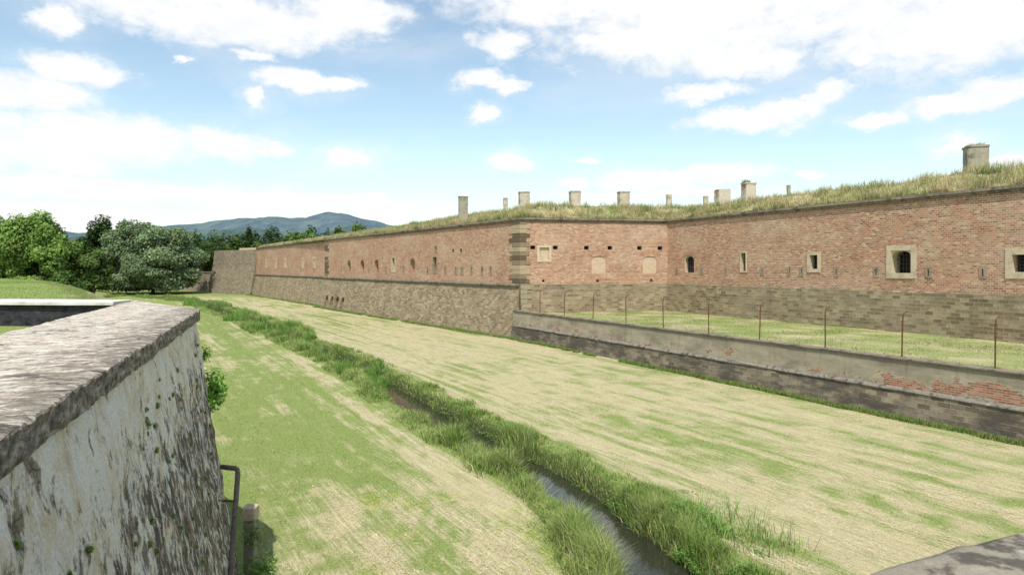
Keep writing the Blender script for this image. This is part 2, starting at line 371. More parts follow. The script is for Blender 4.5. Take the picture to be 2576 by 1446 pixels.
ops.append(window(FC,fort,19.9*K,1.25,5.65,7.0,arch=0.3,depth=0.8,frame=0.32,bars=(5,4)))
ops.append(window(FC,fort,25.95*K,1.15,5.75,6.65,depth=0.5,frame=0.34,bars=(5,4)))
for t in (1.15,4.0,6.6,10.0,12.3,13.25,15.8,18.4,21.4,24.1,29.0,31.5): ops.append(window(FC,fort,t*K,0.09,5.5,5.9,name='loophole',frame=0.13,depth=0.25,proud=0.03,framemat=mSlot))
ops.append(window(FC,fort,36.0,1.15,5.72,6.65,depth=0.45,frame=0.34,bars=(5,4)))
mb=MB(); wall_grid(mb,FC,0,FC.L,4.55,TOP,ops); mb.build('brick_wall',mBrick,parent=fort)
def voussoir(F,u,w,zs,rise,h,name='brick_arch'):
    mb=MB(); N=13
    for i in range(N):
        a0=math.pi*(0.12+0.76*i/N); a1=math.pi*(0.12+0.76*(i+0.85)/N)
        P=lambda a,r: F.pt(u-math.cos(a)*(w/2+r),zs+math.sin(a)*(rise+r)-0.0,0.012)
        R=random.uniform(0.85,1.15); c=(0.48*R,0.26*R,0.165*R)
        mb.quad([P(a0,0),P(a1,0),P(a1,h),P(a0,h)],None,c)
    mb.build(name,mQuoinBrick,parent=fort)
voussoir(FF,uF(7.6),1.7,6.75,0.45,0.34); voussoir(FF,uF(12.25),1.7,6.75,0.45,0.34); voussoir(FC,2.64*K,1.2,6.7,0.36,0.3); voussoir(FC,19.9*K,2.0,7.05,0.42,0.2)
FLb=Frame(J_,C_,lambda z:0.05+1.0*max(0,(4.3-z))/4.3); FL2b=Frame(A_,J2,lambda z:0.05+1.0*max(0,(4.3-z))/4.3)
ops=[]
for Y in (100.9,98.9,96.9,95.0): ops.append(window(FLb,fort,uL(Y),1.25,0.02,1.85,name='water_gate',arch=0.6,depth=0.8,framemat=mStone))
mb=MB(); wall_grid(mb,FLb,0,FLb.L,-0.3,4.3,ops)
mb.quad([FLb.pt(FLb.L,-0.3),FLb.pt(FLb.L,-0.3,-1.0),FLb.pt(FLb.L,4.3,-0.05),FLb.pt(FLb.L,4.3)],[(0,0),(1,0),(1,4),(0,4)])
mb.quad([FLb.pt(0,-0.3),FLb.pt(0,4.3),FLb.pt(0,4.3,-3),FLb.pt(0,-0.3,-3)])
mb.build('stone_base',mStone,parent=fort)
mb=MB(); wall_grid(mb,FL2b,0,FL2b.L,-0.3,4.3,[]); mb.build('stone_base',mStone,parent=fort)
mb=MB(); sweep(mb,[C_,I_,Q_],[(-0.05,4.58),(0.09,4.58),(0.12,4.54),(0.14,1.9)],caps=True); mb.build('stone_base',mStone,parent=fort)
def halfround(z,r,n=7): return [(-0.02,z+r)]+[(0.08+r*math.cos(a),z+r*math.sin(a)) for a in np.linspace(math.pi/2,-math.pi/2,n)]+[(-0.02,z-r)]
for a,b_ in ((J_,C_),(A_,J2)):
    mb=MB(); sweep(mb,[a,b_],halfround(4.42,0.16)); mb.build('cordon_moulding',mCornice,True,parent=fort)
prof=[(-0.6,TOP+0.25),(0.17,TOP+0.22),(0.19,TOP+0.07),(0.10,TOP+0.02),(0.08,TOP-0.08),(-0.02,TOP-0.10)]
mb=MB(); sweep(mb,[J_,C_,I_,Q_],prof,sub=0.9,jit_=0.025); mb.build('cornice',mCornice,parent=fort)
mb=MB(); sweep(mb,[A_,J2],prof); mb.build('cornice',mCornice,parent=fort)
mb=MB()
for F in (FF,FC,FL):
    k=0.3
    while k<F.L-0.2:
        if not(F is FL and k<20): fbox(mb,F,k,k+0.11,TOP-0.2,TOP-0.10,-0.01,0.045,(0.36,0.2,0.13))
        k+=0.25
mb.build('brick_dentils',mQuoinBrick,parent=fort)
def qcol():
    r=random.random()
    return (0.13,0.10,0.065) if r<0.28 else (0.25,0.195,0.125) if r<0.6 else (0.42,0.335,0.22)
mb=MB(); z=4.62; i=0
while z<TOP-0.15:
    h=random.uniform(0.34,0.42); h=min(h,TOP-0.14-z)
    if h<0.1: break
    wl=(1.7 if i%2 else 1.2)*random.uniform(0.95,1.05); wr=(0.55 if i%2 else 0.85)*random.uniform(0.93,1.07); o=0.05+random.uniform(-.015,.02)
    p0=V2(C_)-FL.d*wl; p1=V2(C_)+FF.d*wr; c=qcol()
    sweep(mb,[p0,C_,p1],[(-0.03,z+h-0.03),(o-0.015,z+h-0.03),(o,z+h-0.045),(o,z+0.015),(o-0.015,z),(-0.03,z)],col=c)
    z+=h; i+=1
z=2.1;i=0
while z<4.5:
    h=0.4
    c=(0.38*random.uniform(.85,1.1),0.3,0.2); sweep(mb,[V2(C_)+FF.d*0.02,V2(C_)+FF.d*(0.95 if i%2 else 0.6)],[(0.1,z+h-0.03),(0.19,z+h-0.03),(0.19,z),(0.1,z)],col=c); z+=h; i+=1
mb.build('corner_quoins',mQuoin,parent=fort)
for which in (0,1):
    mb=MB(); z=4.62;i=0
    while z<TOP-0.3:
        h=0.42; wl=1.9 if i%2 else 1.3; pr=[(-0.03,z+h-0.02),(0.07,z+h-0.02),(0.07,z),(-0.03,z)]
        if which==0: sweep(mb,[J_,V2(J_)+FL.d*wl],pr,col=qcol())
        else:
            p=V2(J2)-FL2.d*0.2; sweep(mb,[p-FL2.d*(wl+0.8),p],pr,col=qcol())
        z+=h;i+=1
    mb.build('corner_quoins',mQuoin,parent=fort)
mb=MB(); sweep(mb,[(-66,174),B_,A_],[(-2.5,9.9),(0,9.85),(0.35,6.0),(1.6,-0.3)])
mb.build('stone_bastion',mStoneGrey,label='grey battered sandstone bastion at the end of the brick wall',cat='fortress wall')
mb=MB(); sweep(mb,[(-62,154.6),(-56.2,150)],[(-3,10.3),(-0.3,10.3),(-0.3,9.9),(-3,9.9)]); mb.build('stone_slab',mFrame,label='pale flat stone slab lying on top of the bastion',cat='slab')
mb=MB(); sweep(mb,[(-92,176),(-83,175),(-69,163)],[(-1.5,4.9),(0.15,4.9),(0.15,4.6),(0.0,4.6),(0.7,-0.3)]); mb.build('boundary_wall',mStoneGrey,label='low grey stone wall beyond the bastion',cat='wall')

# ------------------------------------------------------------------ terrace wall
T0=(0.1,57.9); T1=(22.6,13.67); FT=Frame(T0,T1)
tw=bpy.data.objects.new('terrace_wall',None); add(tw,label='low plastered terrace wall with peeling render over dark stone blocks',cat='wall')
m,nt,b=newmat('peeling_render'); uv=uvco(nt)
br=node(nt,'ShaderNodeTexBrick',{'Vector':uv,'Color1':(0,0,0,1),'Color2':(1,1,1,1),'Mortar':(0.5,0.5,0.5,1),'Scale':1.0,'Mortar Size':0.012,'Mortar Smooth':0.2,'Brick Width':0.27,'Row Height':0.085})
bc=mix(nt,br.outputs['Fac'],ramp(nt,br.outputs['Color'],[(0,(0.22,0.09,0.058)),(0.6,(0.36,0.155,0.10)),(1,(0.44,0.27,0.18))]),(0.42,0.33,0.24))
pl=ramp(nt,noise(nt,mapping(nt,uv,(0.5,1.5,1)),1.0,9,0.66),[(0.3,(0.20,0.175,0.13)),(0.5,(0.34,0.295,0.215)),(0.7,(0.45,0.395,0.295))])
spv=node(nt,'ShaderNodeSeparateXYZ',{0:uv})
low=sstep(nt,spv.outputs[1],-0.9,-0.35,0.06,-0.06)
near=mth(nt,'MULTIPLY',sstep(nt,spv.outputs[0],31,35,0.0,0.10),sstep(nt,spv.outputs[1],-0.25,-0.5))
pm=mth(nt,'ADD',mth(nt,'ADD',noise(nt,mapping(nt,uv,(0.75,1.1,1),loc=(3.1,0,0)),1.0,10,0.7),low),near)
msk=sstep(nt,pm,0.61,0.625)
edge=sstep(nt,pm,0.56,0.61)
pl=mix(nt,mth(nt,'MULTIPLY',edge,0.5),pl,(0.55,0.48,0.37))
drip=sstep(nt,noise(nt,mapping(nt,uv,(3.5,0.3,1)),1.0,6,0.65),0.50,0.75,0.0,0.6)
pl=mix(nt,drip,pl,(0.15,0.125,0.09))
topd=sstep(nt,spv.outputs[1],-0.35,0.0,0,0.9); pl=mix(nt,mth(nt,'MULTIPLY',topd,noise(nt,mapping(nt,uv,(3,.5,1)),1.5,6,.7)),pl,(0.08,0.07,0.055))
col=mix(nt,msk,pl,bc); nt.links.new(col,b.inputs['Base Color'])
bump(nt,b,mth(nt,'SUBTRACT',mth(nt,'MULTIPLY',noise(nt,uv,8,5),0.3),msk),0.8,0.03); mRender=m
TW=2.35
mb=MB(); sweep(mb,[T0,T1],[(0.0,TW-0.05),(0.0,1.05)],caps=False,sub=1); mb.build('rendered_face',mRender,parent=tw)
mb=MB(); sweep(mb,[T0,T1],[(-0.5,TW-0.05),(-0.5,1.9)],caps=False,sub=2); mb.build('inner_face',mStoneDark,parent=tw)
mb=MB(); sweep(mb,[V2(T0)-FT.d*0.1,T1],[(-0.54,TW-0.07),(-0.54,TW+0.01),(-0.25,TW+0.05),(0.06,TW+0.0),(0.06,TW-0.05),(-0.02,TW-0.06)],sub=0.6,jit_=0.02); mb.build('coping',mCornice,parent=tw)
T0b=V2(T0)+FT.d*1.0
mLedge=weathered('ledge_lichen_stone',(0.24,0.22,0.18),(0.085,0.075,0.06),(0.46,0.44,0.39),2.5)
mb=MB(); sweep(mb,[T0b,T1],[(-0.02,1.2),(0.06,1.17),(0.12,1.11),(0.14,1.06),(0.11,1.02),(-0.02,1.0)],sub=0.5,jit_=0.03); mb.build('ledge_moulding',mLedge,parent=tw)
mb=MB(); sweep(mb,[T0,T1],[(0.0,1.05),(0.08,1.04),(0.26,-0.4)],caps=False,sub=1); mb.build('stone_plinth',mStoneDark,parent=tw)

NS,NT=120,40; Vv=[];Cc=[]
for i in range(NS+1):
    s_=i/NS; a=V2(T0)+FT.n*-0.3+(V2(T1)-V2(T0))*s_; b_=V2(I_)+(V2(Q_)-V2(I_))*s_+np.array([0.5,0.4])
    if i==0: a=a+np.array([0.2,1.0])
    for j in range(NT+1):
        t=j/NT; p=a*(1-t)+b_*t; Vv.append((p[0],p[1],2.1+0.08*(vn(p[0],p[1],0.7,2)-0.5)))
        k=float(fbm(p[0],p[1],0.6,8)); Cc.append((min(1,max(0,0.45+1.3*(k-0.5))),0,0))
idx=np.arange((NS+1)*(NT+1)).reshape(NS+1,NT+1)
Tq=np.stack([idx[:-1,:-1].ravel(),idx[1:,:-1].ravel(),idx[1:,1:].ravel(),idx[:-1,1:].ravel()],1)
add(tri_mesh('courtyard_ground',np.array(Vv),Tq,np.array(Cc),mGround,True),kind='structure')

# ------------------------------------------------------------------ rampart earth
pts=[V2(A_),V2(J_)+np.array([0.6,0.4]),V2(C_),V2(I_),V2(Q_)]; crest=[10.9,11.25,11.75,11.75,11.8]
ds=[(pts[i+1]-pts[i]) for i in range(4)]; Ls=[float(np.hypot(*d)) for d in ds]; ds=[d/l for d,l in zip(ds,Ls)]; ns=[-np.array([d[1],-d[0]]) for d in ds]
ms=[ns[0]]+[(ns[i]+ns[i+1])/(1+ns[i]@ns[i+1]) for i in range(3)]+[ns[3]]
offs=[0.25,0.8,1.4,2.0,2.7,3.5,4.4,5.4,7,9,13,20,30,31]
def ramp_h(d,cr,x,y):
    base=10.27; k=ss(0.0,5.5,d); return base+(cr-base)*k**0.8+0.35*(fbm(x,y,0.3,15)-0.5)*ss(0.3,2,d)
Vv=[];Cc=[];rows=0; RS=[]
for i in range(4):
    Kn=int(Ls[i]/0.8)
    for j in range(Kn+(1 if i==3 else 0)):
        t=j/Kn; p=pts[i]*(1-t)+pts[i+1]*t; m_=ms[i]*(1-t)+ms[i+1]*t; cr=crest[i]*(1-t)+crest[i+1]*t; rows+=1
        RS.append((p,m_,cr))
        for d in offs:
            q=p+m_*d; z=float(ramp_h(d,cr,q[0],q[1])) if d<31 else -0.5
            Vv.append((q[0],q[1],z)); Cc.append((float(np.clip(0.7+1.3*(fbm(q[0],q[1],0.25,33)-0.5),0,1)),0,0))
idx=np.arange(rows*len(offs)).reshape(rows,len(offs))
Tq=np.stack([idx[:-1,:-1].ravel(),idx[:-1,1:].ravel(),idx[1:,1:].ravel(),idx[1:,:-1].ravel()],1)
add(tri_mesh('rampart_earth_terrain',np.array(Vv),Tq,np.array(Cc),mGround,True),kind='structure')
def ramp_z(x,y):
    best=None
    for (p,m_,cr) in RS:
        w=V2((x,y))-p; mm=m_; d=w@mm/(mm@mm); r=np.hypot(*(w-mm*d))
        if d>=0 and (best is None or r<best[0]): best=(r,d,cr)
    return float(ramp_h(best[1],best[2],x,y))
# ------------------------------------------------------------------ grass blades
def blades(name,pos,H,W,lean,col,mat,dark=0.55,simple=False,**kw):
    N=len(pos); az=rng.random(N)*2*math.pi; la=rng.random(N)*2*math.pi
    wx=np.cos(az)*W/2; wy=np.sin(az)*W/2; lx=np.cos(la)*lean*H; ly=np.sin(la)*lean*H
    tip=pos+np.stack([lx,ly,H*(1-0.3*lean)],1)
    if simple:
        V=np.zeros((N,3,3)); V[:,0]=pos+np.stack([wx,wy,0*wx],1); V[:,1]=pos-np.stack([wx,wy,0*wx],1); V[:,2]=tip
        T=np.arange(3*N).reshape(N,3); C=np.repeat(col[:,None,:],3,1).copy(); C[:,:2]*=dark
    else:
        V=np.zeros((N,5,3)); V[:,0]=pos+np.stack([wx,wy,0*wx],1); V[:,1]=pos-np.stack([wx,wy,0*wx],1)
        mid=pos+np.stack([lx*0.3,ly*0.3,H*0.55],1)
        V[:,2]=mid+np.stack([wx*.7,wy*.7,0*wx],1); V[:,3]=mid-np.stack([wx*.7,wy*.7,0*wx],1); V[:,4]=tip
        k=np.arange(N)[:,None]*5
        T=np.concatenate([k+np.array([[0,1,2]]),k+np.array([[1,3,2]]),k+np.array([[2,3,4]])],0)
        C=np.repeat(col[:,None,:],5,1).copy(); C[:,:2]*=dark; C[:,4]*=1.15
    ob=tri_mesh(name,V.reshape(-1,3),T,np.clip(C.reshape(-1,3),0,1),mat); return add(ob,**kw)
def jit(c,N,v=0.25,h=0.1):
    return np.array(c)[None,:]*np.exp(rng.normal(0,v,(N,1)))*np.exp(rng.normal(0,h,(N,3)))
def mixc(a,b,t): return np.array(a)[None]*(1-t[:,None])+np.array(b)[None]*t[:,None]
def stream_points(N,ymin,ymax,omin,omax,side=0,power=1.6):
    y=ymin+(ymax-ymin)*rng.random(N)**power
    o=omin+(omax-omin)*rng.random(N); sd=np.where(rng.random(N)<0.5,-1,1) if side==0 else np.full(N,side)
    dy=0.5; tx=xs_of(y+dy)-xs_of(y-dy); L=np.hypot(tx,2*dy); nxx=2*dy/L; nyy=-tx/L
    return xs_of(y)+sd*o*nxx, y+sd*o*nyy, o, sd
def bank_blades(name,N,y0,y1,side,omin,omax,amp,base,power,thin=1.0,label='',fall=0.45):
    x,y,o,sd=stream_points(N,y0,y1,omin,omax,side,power); patchy=fbm(x,y,0.45,50); wl=bankw(x,y)
    keep=(rng.random(N)<np.clip(1.5-(fall+.15)*o+2.2*(patchy-.5),0.03,1))&(o>wl+0.12+0.12*rng.random(N)); x,y,o,sd,patchy=x[keep],y[keep],o[keep],sd[keep],patchy[keep]
    n=len(x); cl=fbm(x,y,0.9,52)
    H=(base+amp*ss(0.36,0.72,cl)*ss(0.25,0.6,patchy+0.1))*np.clip(1.35-fall*o,0.2,1)*rng.uniform(0.5,1.35,n)
    if side<0: H*=1-0.45*ss(23,27,y)*(1-ss(31,35,y))
    H=np.clip(H,0.05,0.9)
    col=mixc((0.16,0.27,0.05),(0.37,0.455,0.155),np.clip(fbm(x,y,0.6,53)*2.0-0.5+rng.normal(0,.22,n),0,1))*jit((1,1,1),n,.2,.06)
    dry=rng.random(n)<0.10; col[dry]=jit((0.56,0.5,0.3),dry.sum())
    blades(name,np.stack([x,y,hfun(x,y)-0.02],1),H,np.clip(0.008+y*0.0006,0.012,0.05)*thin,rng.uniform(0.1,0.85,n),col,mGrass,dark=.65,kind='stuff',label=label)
bank_blades('bank_grass',64000,11,70,-1,0.58,2.1,0.62,0.11,1.6,label='lush green grass along the stream bank')
bank_blades('bank_grass',60000,16,70,1,0.58,2.0,0.52,0.11,1.5,label='lush green grass along the stream bank')
bank_blades('tall_bank_grass',24000,13.8,24,-1,0.75,1.7,0.6,0.26,1.0,0.9,label='tall bright green grass crowding the stream bank')
bank_blades('tall_bank_grass',16000,33,60,-1,0.62,1.5,0.5,0.3,1.0,0.9,label='tall bright green grass crowding the stream bank')
bank_blades('bank_grass',20000,11,17.5,1,0.75,3.6,0.34,0.07,1.0,label='green grass along the stream bank',fall=.26)
N=22000; x,y,o,sd=stream_points(N,60,150,0.5,2.6,power=1.0); cl=fbm(x,y,0.3,52); H=(0.12+0.7*ss(0.45,0.75,cl))*rng.uniform(.5,1.2,N)
blades('far_bank_grass',np.stack([x,y,hfun(x,y)-0.02],1),H,np.full(N,0.06),rng.uniform(0.1,0.6,N),jit((0.24,0.34,0.1),N),mGrass,kind='stuff',label='green reeds and grass along the stream')
reeds=[(-8.9,38.5,1.0,0.9,900),(-7.3,37.2,0.8,0.7,600),(-8.3,40.3,.7,.8,500),(-21.5,66,1.3,1.0,900),(-23.6,64.5,1.2,.9,700),(-17.2,56.5,1.0,.7,600),(-15.2,50.5,.9,.8,600),(-31,77,1.5,1.0,900),(-50,108,2.0,1.1,900)]
for (cx,cy,r,h,N) in reeds:
    a=rng.random(N)*6.283; rr=r*rng.random(N)**.7; x=cx+rr*np.cos(a); y=cy+rr*np.sin(a)
    blades('reed_clump',np.stack([x,y,np.maximum(hfun(x,y),-0.5)],1),h*rng.uniform(.3,1.15,N),np.full(N,0.012+cy*0.0005),rng.uniform(0,.8,N),jit((0.2,0.33,0.08),N,.25),mGrass,dark=.8,label='clump of upright green reeds beside the stream',cat='reeds',group='reed clumps along the stream')
N=320; x,y,o,sd=stream_points(N,13.4,16.5,1.4,3.4,1,1.0)
blades('tall_grass_stalks',np.stack([x,y,hfun(x,y)],1),rng.uniform(.3,.75,N),np.full(N,.016),rng.uniform(.1,1.0,N),jit((0.26,0.4,0.12),N,.2),mGrass,dark=.85,kind='stuff',label='scattered tall green grass stalks on the bank')
def floor_ok(x,y,sc=1.1):
    ds_=pdist(x,y,STREAM); ft=(x-T0[0])*(-FT.n[0])+(y-T0[1])*(-FT.n[1]); fl=(x-C_[0])*(-FL.n[0])+(y-C_[1])*(-FL.n[1])
    return (ds_>sc)&(ft<-0.3)&(~inside(x,y,PLAT))&((fl<-1.1)|(y<57.5))
N=520000; y=11+80*rng.random(N)**2.0; x=xs_of(y)+rng.uniform(-1,1,N)*np.interp(y,[11,40,85],[13,26,40])
ok=floor_ok(x,y); x,y=x[ok],y[ok]; N=len(x)
s,_=zone(x,y); s=np.clip(s+rng.normal(0,.22,N),0,1)
col=mixc((0.21,0.285,0.075),(0.51,0.455,0.28),ss(0.12,0.82,s))*jit((1,1,1),N,.26,.04)
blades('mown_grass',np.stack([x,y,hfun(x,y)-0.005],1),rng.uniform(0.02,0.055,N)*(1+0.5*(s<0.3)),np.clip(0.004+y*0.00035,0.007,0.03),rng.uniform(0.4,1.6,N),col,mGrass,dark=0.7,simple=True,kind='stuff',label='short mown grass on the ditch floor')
N=200000; y=12+70*rng.random(N)**1.9; x=xs_of(y)+rng.uniform(-0.6,1,N)*np.interp(y,[11,40,85],[14,26,40])
s,_=zone(x,y); cross=x*0.87+y*0.5; along=-x*0.5+y*0.87
wr=fbm(cross,along*0.03,1.8,60)
ok=(rng.random(N)<ss(0.3,0.9,s)*ss(.38,.62,wr)+0.015)&floor_ok(x,y,1.2); x,y=x[ok],y[ok]; N=len(x)
ang=np.where(rng.random(N)<0.65,rng.normal(2.09,.35,N),rng.random(N)*6.28); L=rng.uniform(.06,.26,N); w=np.clip(0.003+y*0.0004,0.006,0.03)
z=hfun(x,y)+rng.uniform(0.02,0.05,N); V=np.zeros((N,3,3)); dx,dy=np.cos(ang),np.sin(ang)
V[:,0]=np.stack([x-dy*w/2,y+dx*w/2,z],1); V[:,1]=np.stack([x+dy*w/2,y-dx*w/2,z],1); V[:,2]=np.stack([x+dx*L,y+dy*L,z+rng.uniform(-.02,.03,N)],1)
C=np.repeat(jit((0.64,0.565,0.37),N,.24,.04)[:,None,:],3,1)
add(tri_mesh('cut_hay',V.reshape(-1,3),np.arange(3*N).reshape(N,3),np.clip(C.reshape(-1,3),0,1),mHay),kind='stuff',label='pale cut hay scattered over the ditch floor')
N=2600; y=rng.uniform(12.3,18,N); x=rng.uniform(-3.4,0.6,N)+ (15-y)*0.2; ok=(fbm(x,y,0.7,70)>0.5)&(pdist(x,y,STREAM)>1.8); x,y=x[ok],y[ok]; N=len(x)
V=np.zeros((N,3,3)); z=hfun(x,y)+rng.uniform(.03,.07,N); r=0.011
V[:,0]=np.stack([x-r,y-r,z],1);V[:,1]=np.stack([x+r,y-r,z],1);V[:,2]=np.stack([x,y+r,z+r*1.5],1)
add(tri_mesh('meadow_flowers',V.reshape(-1,3),np.arange(3*N).reshape(N,3),np.repeat(mixc((0.66,0.62,0.06),(0.45,.5,.1),rng.random(N)),3,0),mGrass),kind='stuff',label='tiny yellow meadow flowers in the grass')
def line_pts(N,p0,p1,o0,o1):
    F=Frame(p0,p1); u=rng.random(N)*F.L; o=rng.uniform(o0,o1,N); return F.P0[0]+F.d[0]*u+F.n[0]*o, F.P0[1]+F.d[1]*u+F.n[1]*o
xa,ya=line_pts(16000,T0,T1,0.27,0.75); xb,yb=line_pts(9000,J_,C_,1.05,1.9); xc,yc=line_pts(4000,A_,J2,1.05,2.2)
x=np.concatenate([xa,xb,xc]); y=np.concatenate([ya,yb,yc]); ok=fbm(x,y,0.5,81)>0.38; x,y=x[ok],y[ok]; N=len(x)
blades('wall_foot_grass',np.stack([x,y,hfun(x,y)-.01],1),rng.uniform(.06,.28,N),np.clip(0.008+y*0.0007,0.01,0.08),rng.uniform(.1,.8,N),jit((0.2,0.28,0.075),N,.25),mGrass,kind='stuff',label='strip of green grass at the foot of the walls')
N=46000; u=rng.random(N); t=rng.random(N); a=V2(T0)[None]+(V2(T1)-V2(T0))[None]*u[:,None]-FT.n[None]*0.7; b_=V2(I_)[None]+(V2(Q_)-V2(I_))[None]*u[:,None]-np.array([[.3,.1]])
p=a*(1-t[:,None])+b_*t[:,None]; k=np.clip(fbm(p[:,0],p[:,1],0.6,8)-.04+rng.normal(0,.15,N),0,1)
blades('courtyard_grass',np.stack([p[:,0],p[:,1],np.full(N,2.08)],1),rng.uniform(.05,.12,N),np.full(N,0.03),rng.uniform(.2,1.2,N),mixc((0.22,0.29,0.08),(0.52,0.47,0.29),k)*jit((1,1,1),N,.2,.05),mGrass,dark=.75,simple=True,kind='stuff',label='short grass on the raised terrace')
N=60000; y=18+75*rng.random(N)**1.2; x=-rng.uniform(0.45,0.95,N)*y; ok=inside(x,y,PLAT); x,y=x[ok],y[ok]; N=len(x)
blades('meadow_grass',np.stack([x,y,hfun(x,y)-.02],1),rng.uniform(.03,.12,N),0.015+y*0.0012,rng.uniform(.4,1.3,N),mixc((0.21,.32,.07),(0.34,.44,.13),ss(.3,.7,fbm(x,y,.25,97)))*jit((1,1,1),N,.12),mGrass,dark=.9,simple=True,kind='stuff',label='green meadow grass behind the retaining wall')
N=150000; k=rng.integers(0,len(RS),N)
Pm=np.array([r[0] for r in RS]); Mm=np.array([r[1] for r in RS]); Cr=np.array([r[2] for r in RS])
kk=np.minimum(k+1,len(RS)-1); t=rng.random(N)[:,None]
p=Pm[k]*(1-t)+Pm[kk]*t; m_=Mm[k]*(1-t)+Mm[kk]*t; cr=Cr[k]*(1-t[:,0])+Cr[kk]*t[:,0]
d=0.12+6.5*rng.random(N)**1.5; x=p[:,0]+m_[:,0]*d; y=p[:,1]+m_[:,1]*d
z=ramp_h(d,cr,x,y); dn=fbm(x,y,0.35,90); ok=rng.random(N)<0.45+dn; x,y,z,d,dn=x[ok],y[ok],z[ok],d[ok],dn[ok]; N=len(x)
H=(0.15+0.46*ss(.3,.7,fbm(x,y,1.1,91)))*rng.uniform(.4,1.45,N)*np.interp(y,[60,140],[1,0.75])
tt=np.clip(fbm(x,y,0.9,92)*1.9-0.32+rng.normal(0,.28,N),0,1)
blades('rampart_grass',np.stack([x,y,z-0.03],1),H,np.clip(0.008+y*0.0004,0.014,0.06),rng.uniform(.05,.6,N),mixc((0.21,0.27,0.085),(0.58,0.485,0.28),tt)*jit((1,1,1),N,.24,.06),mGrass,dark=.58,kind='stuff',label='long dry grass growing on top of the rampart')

# ------------------------------------------------------------------ chimneys
def chimney(x,y,w,ztop,mat,cap=True,label='pale rendered chimney block rising from the grassy rampart',tilt=0.0,brk=False,capmat=None,ang=None):
    zb=ramp_z(x,y)-0.4; w2=w*random.uniform(.85,1.0)
    if ang is None: ang=math.atan2(FF.d[1],FF.d[0])
    ca,sa=math.cos(ang+tilt),math.sin(ang+tilt)
    root=bpy.data.objects.new('chimney',None); root.location=(x,y,zb)
    add(root,label=label,cat='chimney',group='chimney blocks on the rampart')
    def block(name,hw,hd,z0,z1,mat,n=5,j=0.02,taper=1.0):
        mb=MB(); rings=[]
        for k in range(n+1):
            t=k/n; z=z0+(z1-z0)*t; f=1+(taper-1)*t; ch=0.06*min(hw,hd)*2
            ring=[(-hw*f+ch,-hd*f),(hw*f-ch,-hd*f),(hw*f,-hd*f+ch),(hw*f,hd*f-ch),(hw*f-ch,hd*f),(-hw*f+ch,hd*f),(-hw*f,hd*f-ch),(-hw*f,-hd*f+ch)]
            rings.append([((px+random.uniform(-j,j))*ca-(py+random.uniform(-j,j))*sa,(px)*sa+(py)*ca,z+(random.uniform(-j,j)*(3 if brk and k==n else 1) if k in(0,n) else 0)) for px,py in ring])
        for k in range(n):
            for i in range(8):
                mb.quad([rings[k][i],rings[k][(i+1)%8],rings[k+1][(i+1)%8],rings[k+1][i]])
        mb.quad(rings[-1]); mb.quad(rings[0]); mb.build(name,mat,parent=root)
    H=ztop-zb
    block('shaft',w/2*0.93,w2/2*0.93,0,H-(0.12 if cap else 0),mat,5,0.025)
    if cap: block('cap',w/2*1.0,w2/2*1.0,H-0.12,H,capmat or mChim,1,0.015)
mChimBrick=weathered('chimney_broken_render',(0.58,0.52,0.41),(0.42,0.2,0.13),(0.64,0.59,0.49),0.9,thr=(0.53,0.57))
chimney(-5.16,72,1.0,13.46,mChimGrey,label='tall grey chimney block with a flat cap on the rampart',capmat=mChimGrey)
chimney(-0.7,75,.5,13.6,mChim); chimney(1.2,68,1.05,13.5,mChim); chimney(6.26,68,1.05,13.55,mChim); chimney(11.1,68,1.1,13.5,mChim)
chimney(17.25,75,.55,13.95,mChim,False,'small plain chimney block on the rampart'); chimney(21,74,.5,13.7,mChim,False,'small plain chimney block on the rampart')
chimney(19.1,62,1.25,13.05,mChimBrick,False,'crumbling chimney block with render falling off red brick',brk=True); chimney(20.1,58,1.05,13.15,mChimBrick,True,'chimney block with exposed brick and weeds on top')
chimney(23.5,58,.28,12.95,mChimGrey,False,'thin grey stone post on the rampart')
chimney(29.2,43,1.25,13.6,mChimGrey,True,'large grey chimney block with grass growing on top',capmat=mChimGrey,ang=-0.35)
def tuft(name,cx,cy,cz,r,h,n,col,label,cat,**kw):
    a=rng.random(n)*6.283; rr=r*np.sqrt(rng.random(n)); pos=np.stack([cx+rr*np.cos(a),cy+rr*np.sin(a),np.full(n,cz)],1)
    return blades(name,pos,h*rng.uniform(.4,1.1,n),np.full(n,0.03),rng.uniform(.1,.9,n),jit(col,n),mGrass,label=label,cat=cat,**kw)
tuft('grass_tuft',29.2,43,13.55,.42,.34,130,(0.26,.32,.13),'tuft of grass growing on a chimney block','grass')
tuft('grass_tuft',19.9,58,13.1,.35,.45,110,(0.2,.3,.1),'tuft of weeds growing on a chimney block','grass')
for (gx,gy,gz,gh) in ((16.2,61.5,10.9,.8),(26.5,38,11.2,.7),(2.0,62.5,11.1,.7),(-12,84,11.2,.8),(12.5,64,11.2,.9)):
    tuft('grass_tuft',gx,gy,gz,.6,gh,120,(0.24,.29,.11),'taller tuft of green weeds on the rampart','grass',group='weed tufts on the rampart')

